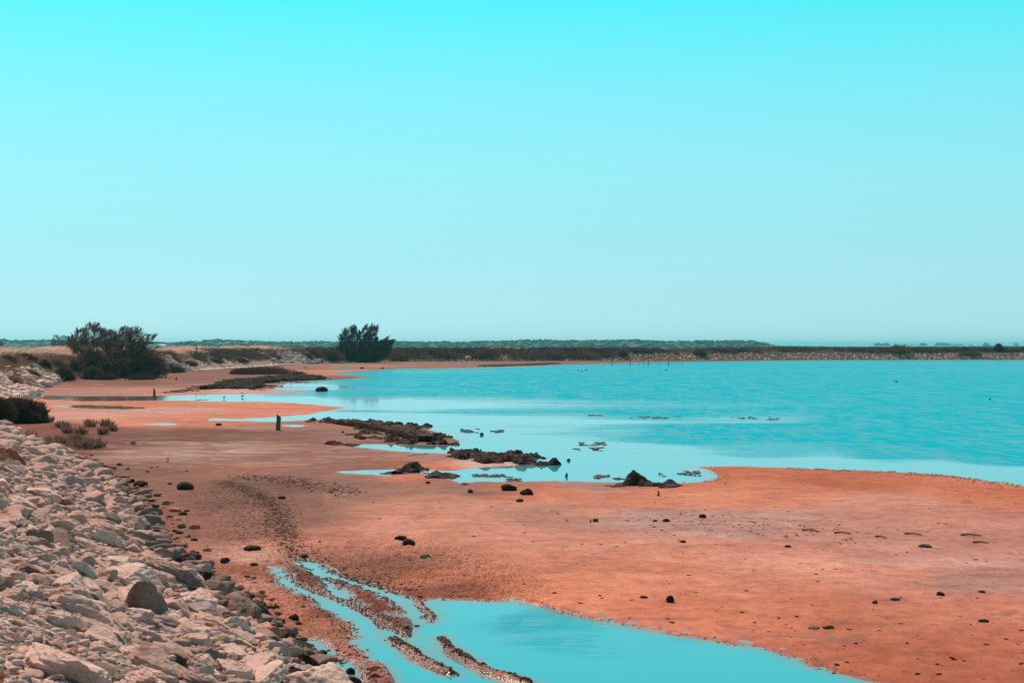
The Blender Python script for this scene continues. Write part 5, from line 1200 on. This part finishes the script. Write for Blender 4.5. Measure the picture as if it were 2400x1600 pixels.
# ------------------------------------------------------------------ far side of the lagoon
PROF = [(-900,800),(-300,799),(0,796),(60,798),(110,797),(170,799),(300,800),(400,803),(430,801),(470,799),(500,796),(560,797),(620,801),(700,802),(740,799),(800,802),(930,800),(1000,802),(1100,801),(1180,799),(1260,796.5),(1340,799),(1400,798),(1440,796),(1490,796.5),(1530,799),(1570,800),(1620,799),(1700,799),(1730,798),(1762,798.5),(1790,804),(1830,810),(1950,811.5),(2100,812.5),(2250,811.5),(2330,809.5),(2400,810.5),(2700,812),(3300,812)]
pf = np.array(PROF, float)
def build_hills():
    xs = np.arange(-900, 3300, 4.0); top = np.interp(xs, pf[:, 0], pf[:, 1]); Y0 = 1750
    rows = [(0, 0), (25, .35), (70, .7), (140, .95), (240, 1.0), (400, .9), (700, .5)]
    V = []
    for dy, s in rows:
        Y = Y0 + dy; hgt = EYE - (top - HOR) / FOC * (Y0 + 240) - 1.6; z = hgt * s + .5 * fbm2(xs * .05, np.full(len(xs), dy * .05), 3, 5) * s - .2 + .3 * (s > 0)
        V.append(np.c_[(xs - 1200) / FOC * Y, np.full(len(xs), Y), z])
    V = np.vstack(V); n = len(xs); i = np.arange(n * len(rows)).reshape(len(rows), n)
    F = np.c_[i[:-1, :-1].ravel(), i[:-1, 1:].ravel(), i[1:, 1:].ravel(), i[1:, :-1].ravel()]
    tag(mesh_np('hills', V, F, M['hill'], None, True), kind='structure')
    n = 5200; px = rng.uniform(-700, 3100, n); dy = rng.choice([8, 30, 70, 140, 200, 240, 300], n) + rng.uniform(-15, 15, n); s = np.interp(dy, [r[0] for r in rows], [r[1] for r in rows])
    Y = Y0 + dy; hg = (EYE - (np.interp(px, pf[:, 0], pf[:, 1]) - HOR) / FOC * (Y0 + 240) - 1.6) * s; r = rng.uniform(1.5, 3.6, n) * (.7 + .5 * vn2(px * .02, dy * .02, 3)) * np.where(px > 1800, .6, 1)
    v, f = join_rocks(SM2, np.c_[(px - 1200) / FOC * Y, Y, hg + r * .15], np.c_[r * 2.4, r * 2.4, r * 1.5], rng.uniform(0, 6.3, n)); v[:, 2] += .35 * (fbm3(v * .6, 2, 9))
    tag(mesh_np('far_wood', v, f, M['canopy']), kind='stuff')
build_hills()
# things on the skyline at the right
def far_box(name, px0, px1, ptop, label, cat, Y=5200, parts=()):
    x0, x1 = (px0 - 1200) / FOC * Y, (px1 - 1200) / FOC * Y; zt = EYE - (ptop - HOR) / FOC * Y; root = empty(name, ((x0 + x1) / 2, Y, 0)); tag(root, label, cat)
    w = x1 - x0; v, f = boxm(0, 0, zt / 2, w, w * .7 + 6, zt); mesh_np('wall', v, f, M['farwall'], root)
    v, f = boxm(0, 0, zt + .35, w * 1.03, w * .72 + 6.5, .7); mesh_np('roof', v, f, M['farwall'], root)
    for (ox, ow, oh) in parts:
        v, f = boxm(ox * w, 0, zt + oh / 2, ow * w, 6, oh); mesh_np('tower', v, f, M['farwall'], root)
far_box('factory', 2232, 2254, 807, 'wide hazy block on the far skyline with a small rise in its middle', 'building', parts=((-.1, .4, 2),))
far_box('warehouse', 2270, 2279, 808, 'small hazy block on the far skyline right of the wide one', 'building')
far_box('silo', 2376, 2385, 804, 'tall hazy block on the far skyline near the right edge', 'building')
far_box('factory', 2116, 2124, 807, 'hazy low building on the far skyline left of the crane', 'building', parts=((.3, .2, 3),))
far_box('factory', 2124, 2138, 809, 'hazy long shed on the far skyline under the left jib', 'building', parts=((.35, .25, 4),))
far_box('warehouse', 2150, 2156, 809, 'hazy small shed at the foot of the far crane', 'building')
Yc = 5200
root = empty('crane', (at(2146, 812, Yc)[0], Yc, 0)); tag(root, 'hazy crane with a bent jib on the far skyline', 'crane'); r0 = np.array(root.location)
for nm, pts in (('mast', [(2141, 813), (2143, 805)]), ('jib', [(2143, 805), (2152, 811)]), ('stay', [(2127, 806), (2129, 813)])):
    v, f = tube([at(*p, Yc) - r0 for p in pts], .8, .6, 5); mesh_np(nm, v, f, M['farwall'], root)
V_, F_ = [], []
P = []; 
for (a, b_, tp) in ((2050, 2082, 809.5), (2196, 2214, 808), (2218, 2224, 810), (2308, 2314, 809.5), (2160, 2170, 810.5)):
    for _ in range(14): px = rng.uniform(a, b_); P.append((*at(px, 813, 5000)[:2], rng.uniform(5, 9) + (812 - tp) * 1.2))
P = np.array(P); v, f = join_rocks(SM1, np.c_[P[:, :2], np.full(len(P), 1.0)], np.c_[P[:, 2] * 1.6, P[:, 2] * 1.6, P[:, 2] * 1.9], rng.uniform(0, 6.3, len(P))); tag(mesh_np('skyline_trees', v, f, M['canopy']), kind='stuff')

# ------------------------------------------------------------------ haze
def haze():
    v, f = boxm(0, 6500, 11.0, 15000, 14000, 24.6)
    v[:, 1] = np.where(v[:, 1] < 0, -60, v[:, 1])
    b = bpy.data.materials.new('haze_air'); b.use_nodes = True; t = b.node_tree; t.nodes.clear(); o = t.nodes.new('ShaderNodeOutputMaterial'); p = t.nodes.new('ShaderNodeVolumePrincipled')
    p.inputs['Color'].default_value = (.26, .92, .96, 1); p.inputs['Density'].default_value = .00014; p.inputs['Anisotropy'].default_value = .2
    t.links.new(p.outputs[0], o.inputs['Volume'])
    tag(mesh_np('haze', v, f, b), kind='stuff')
haze()
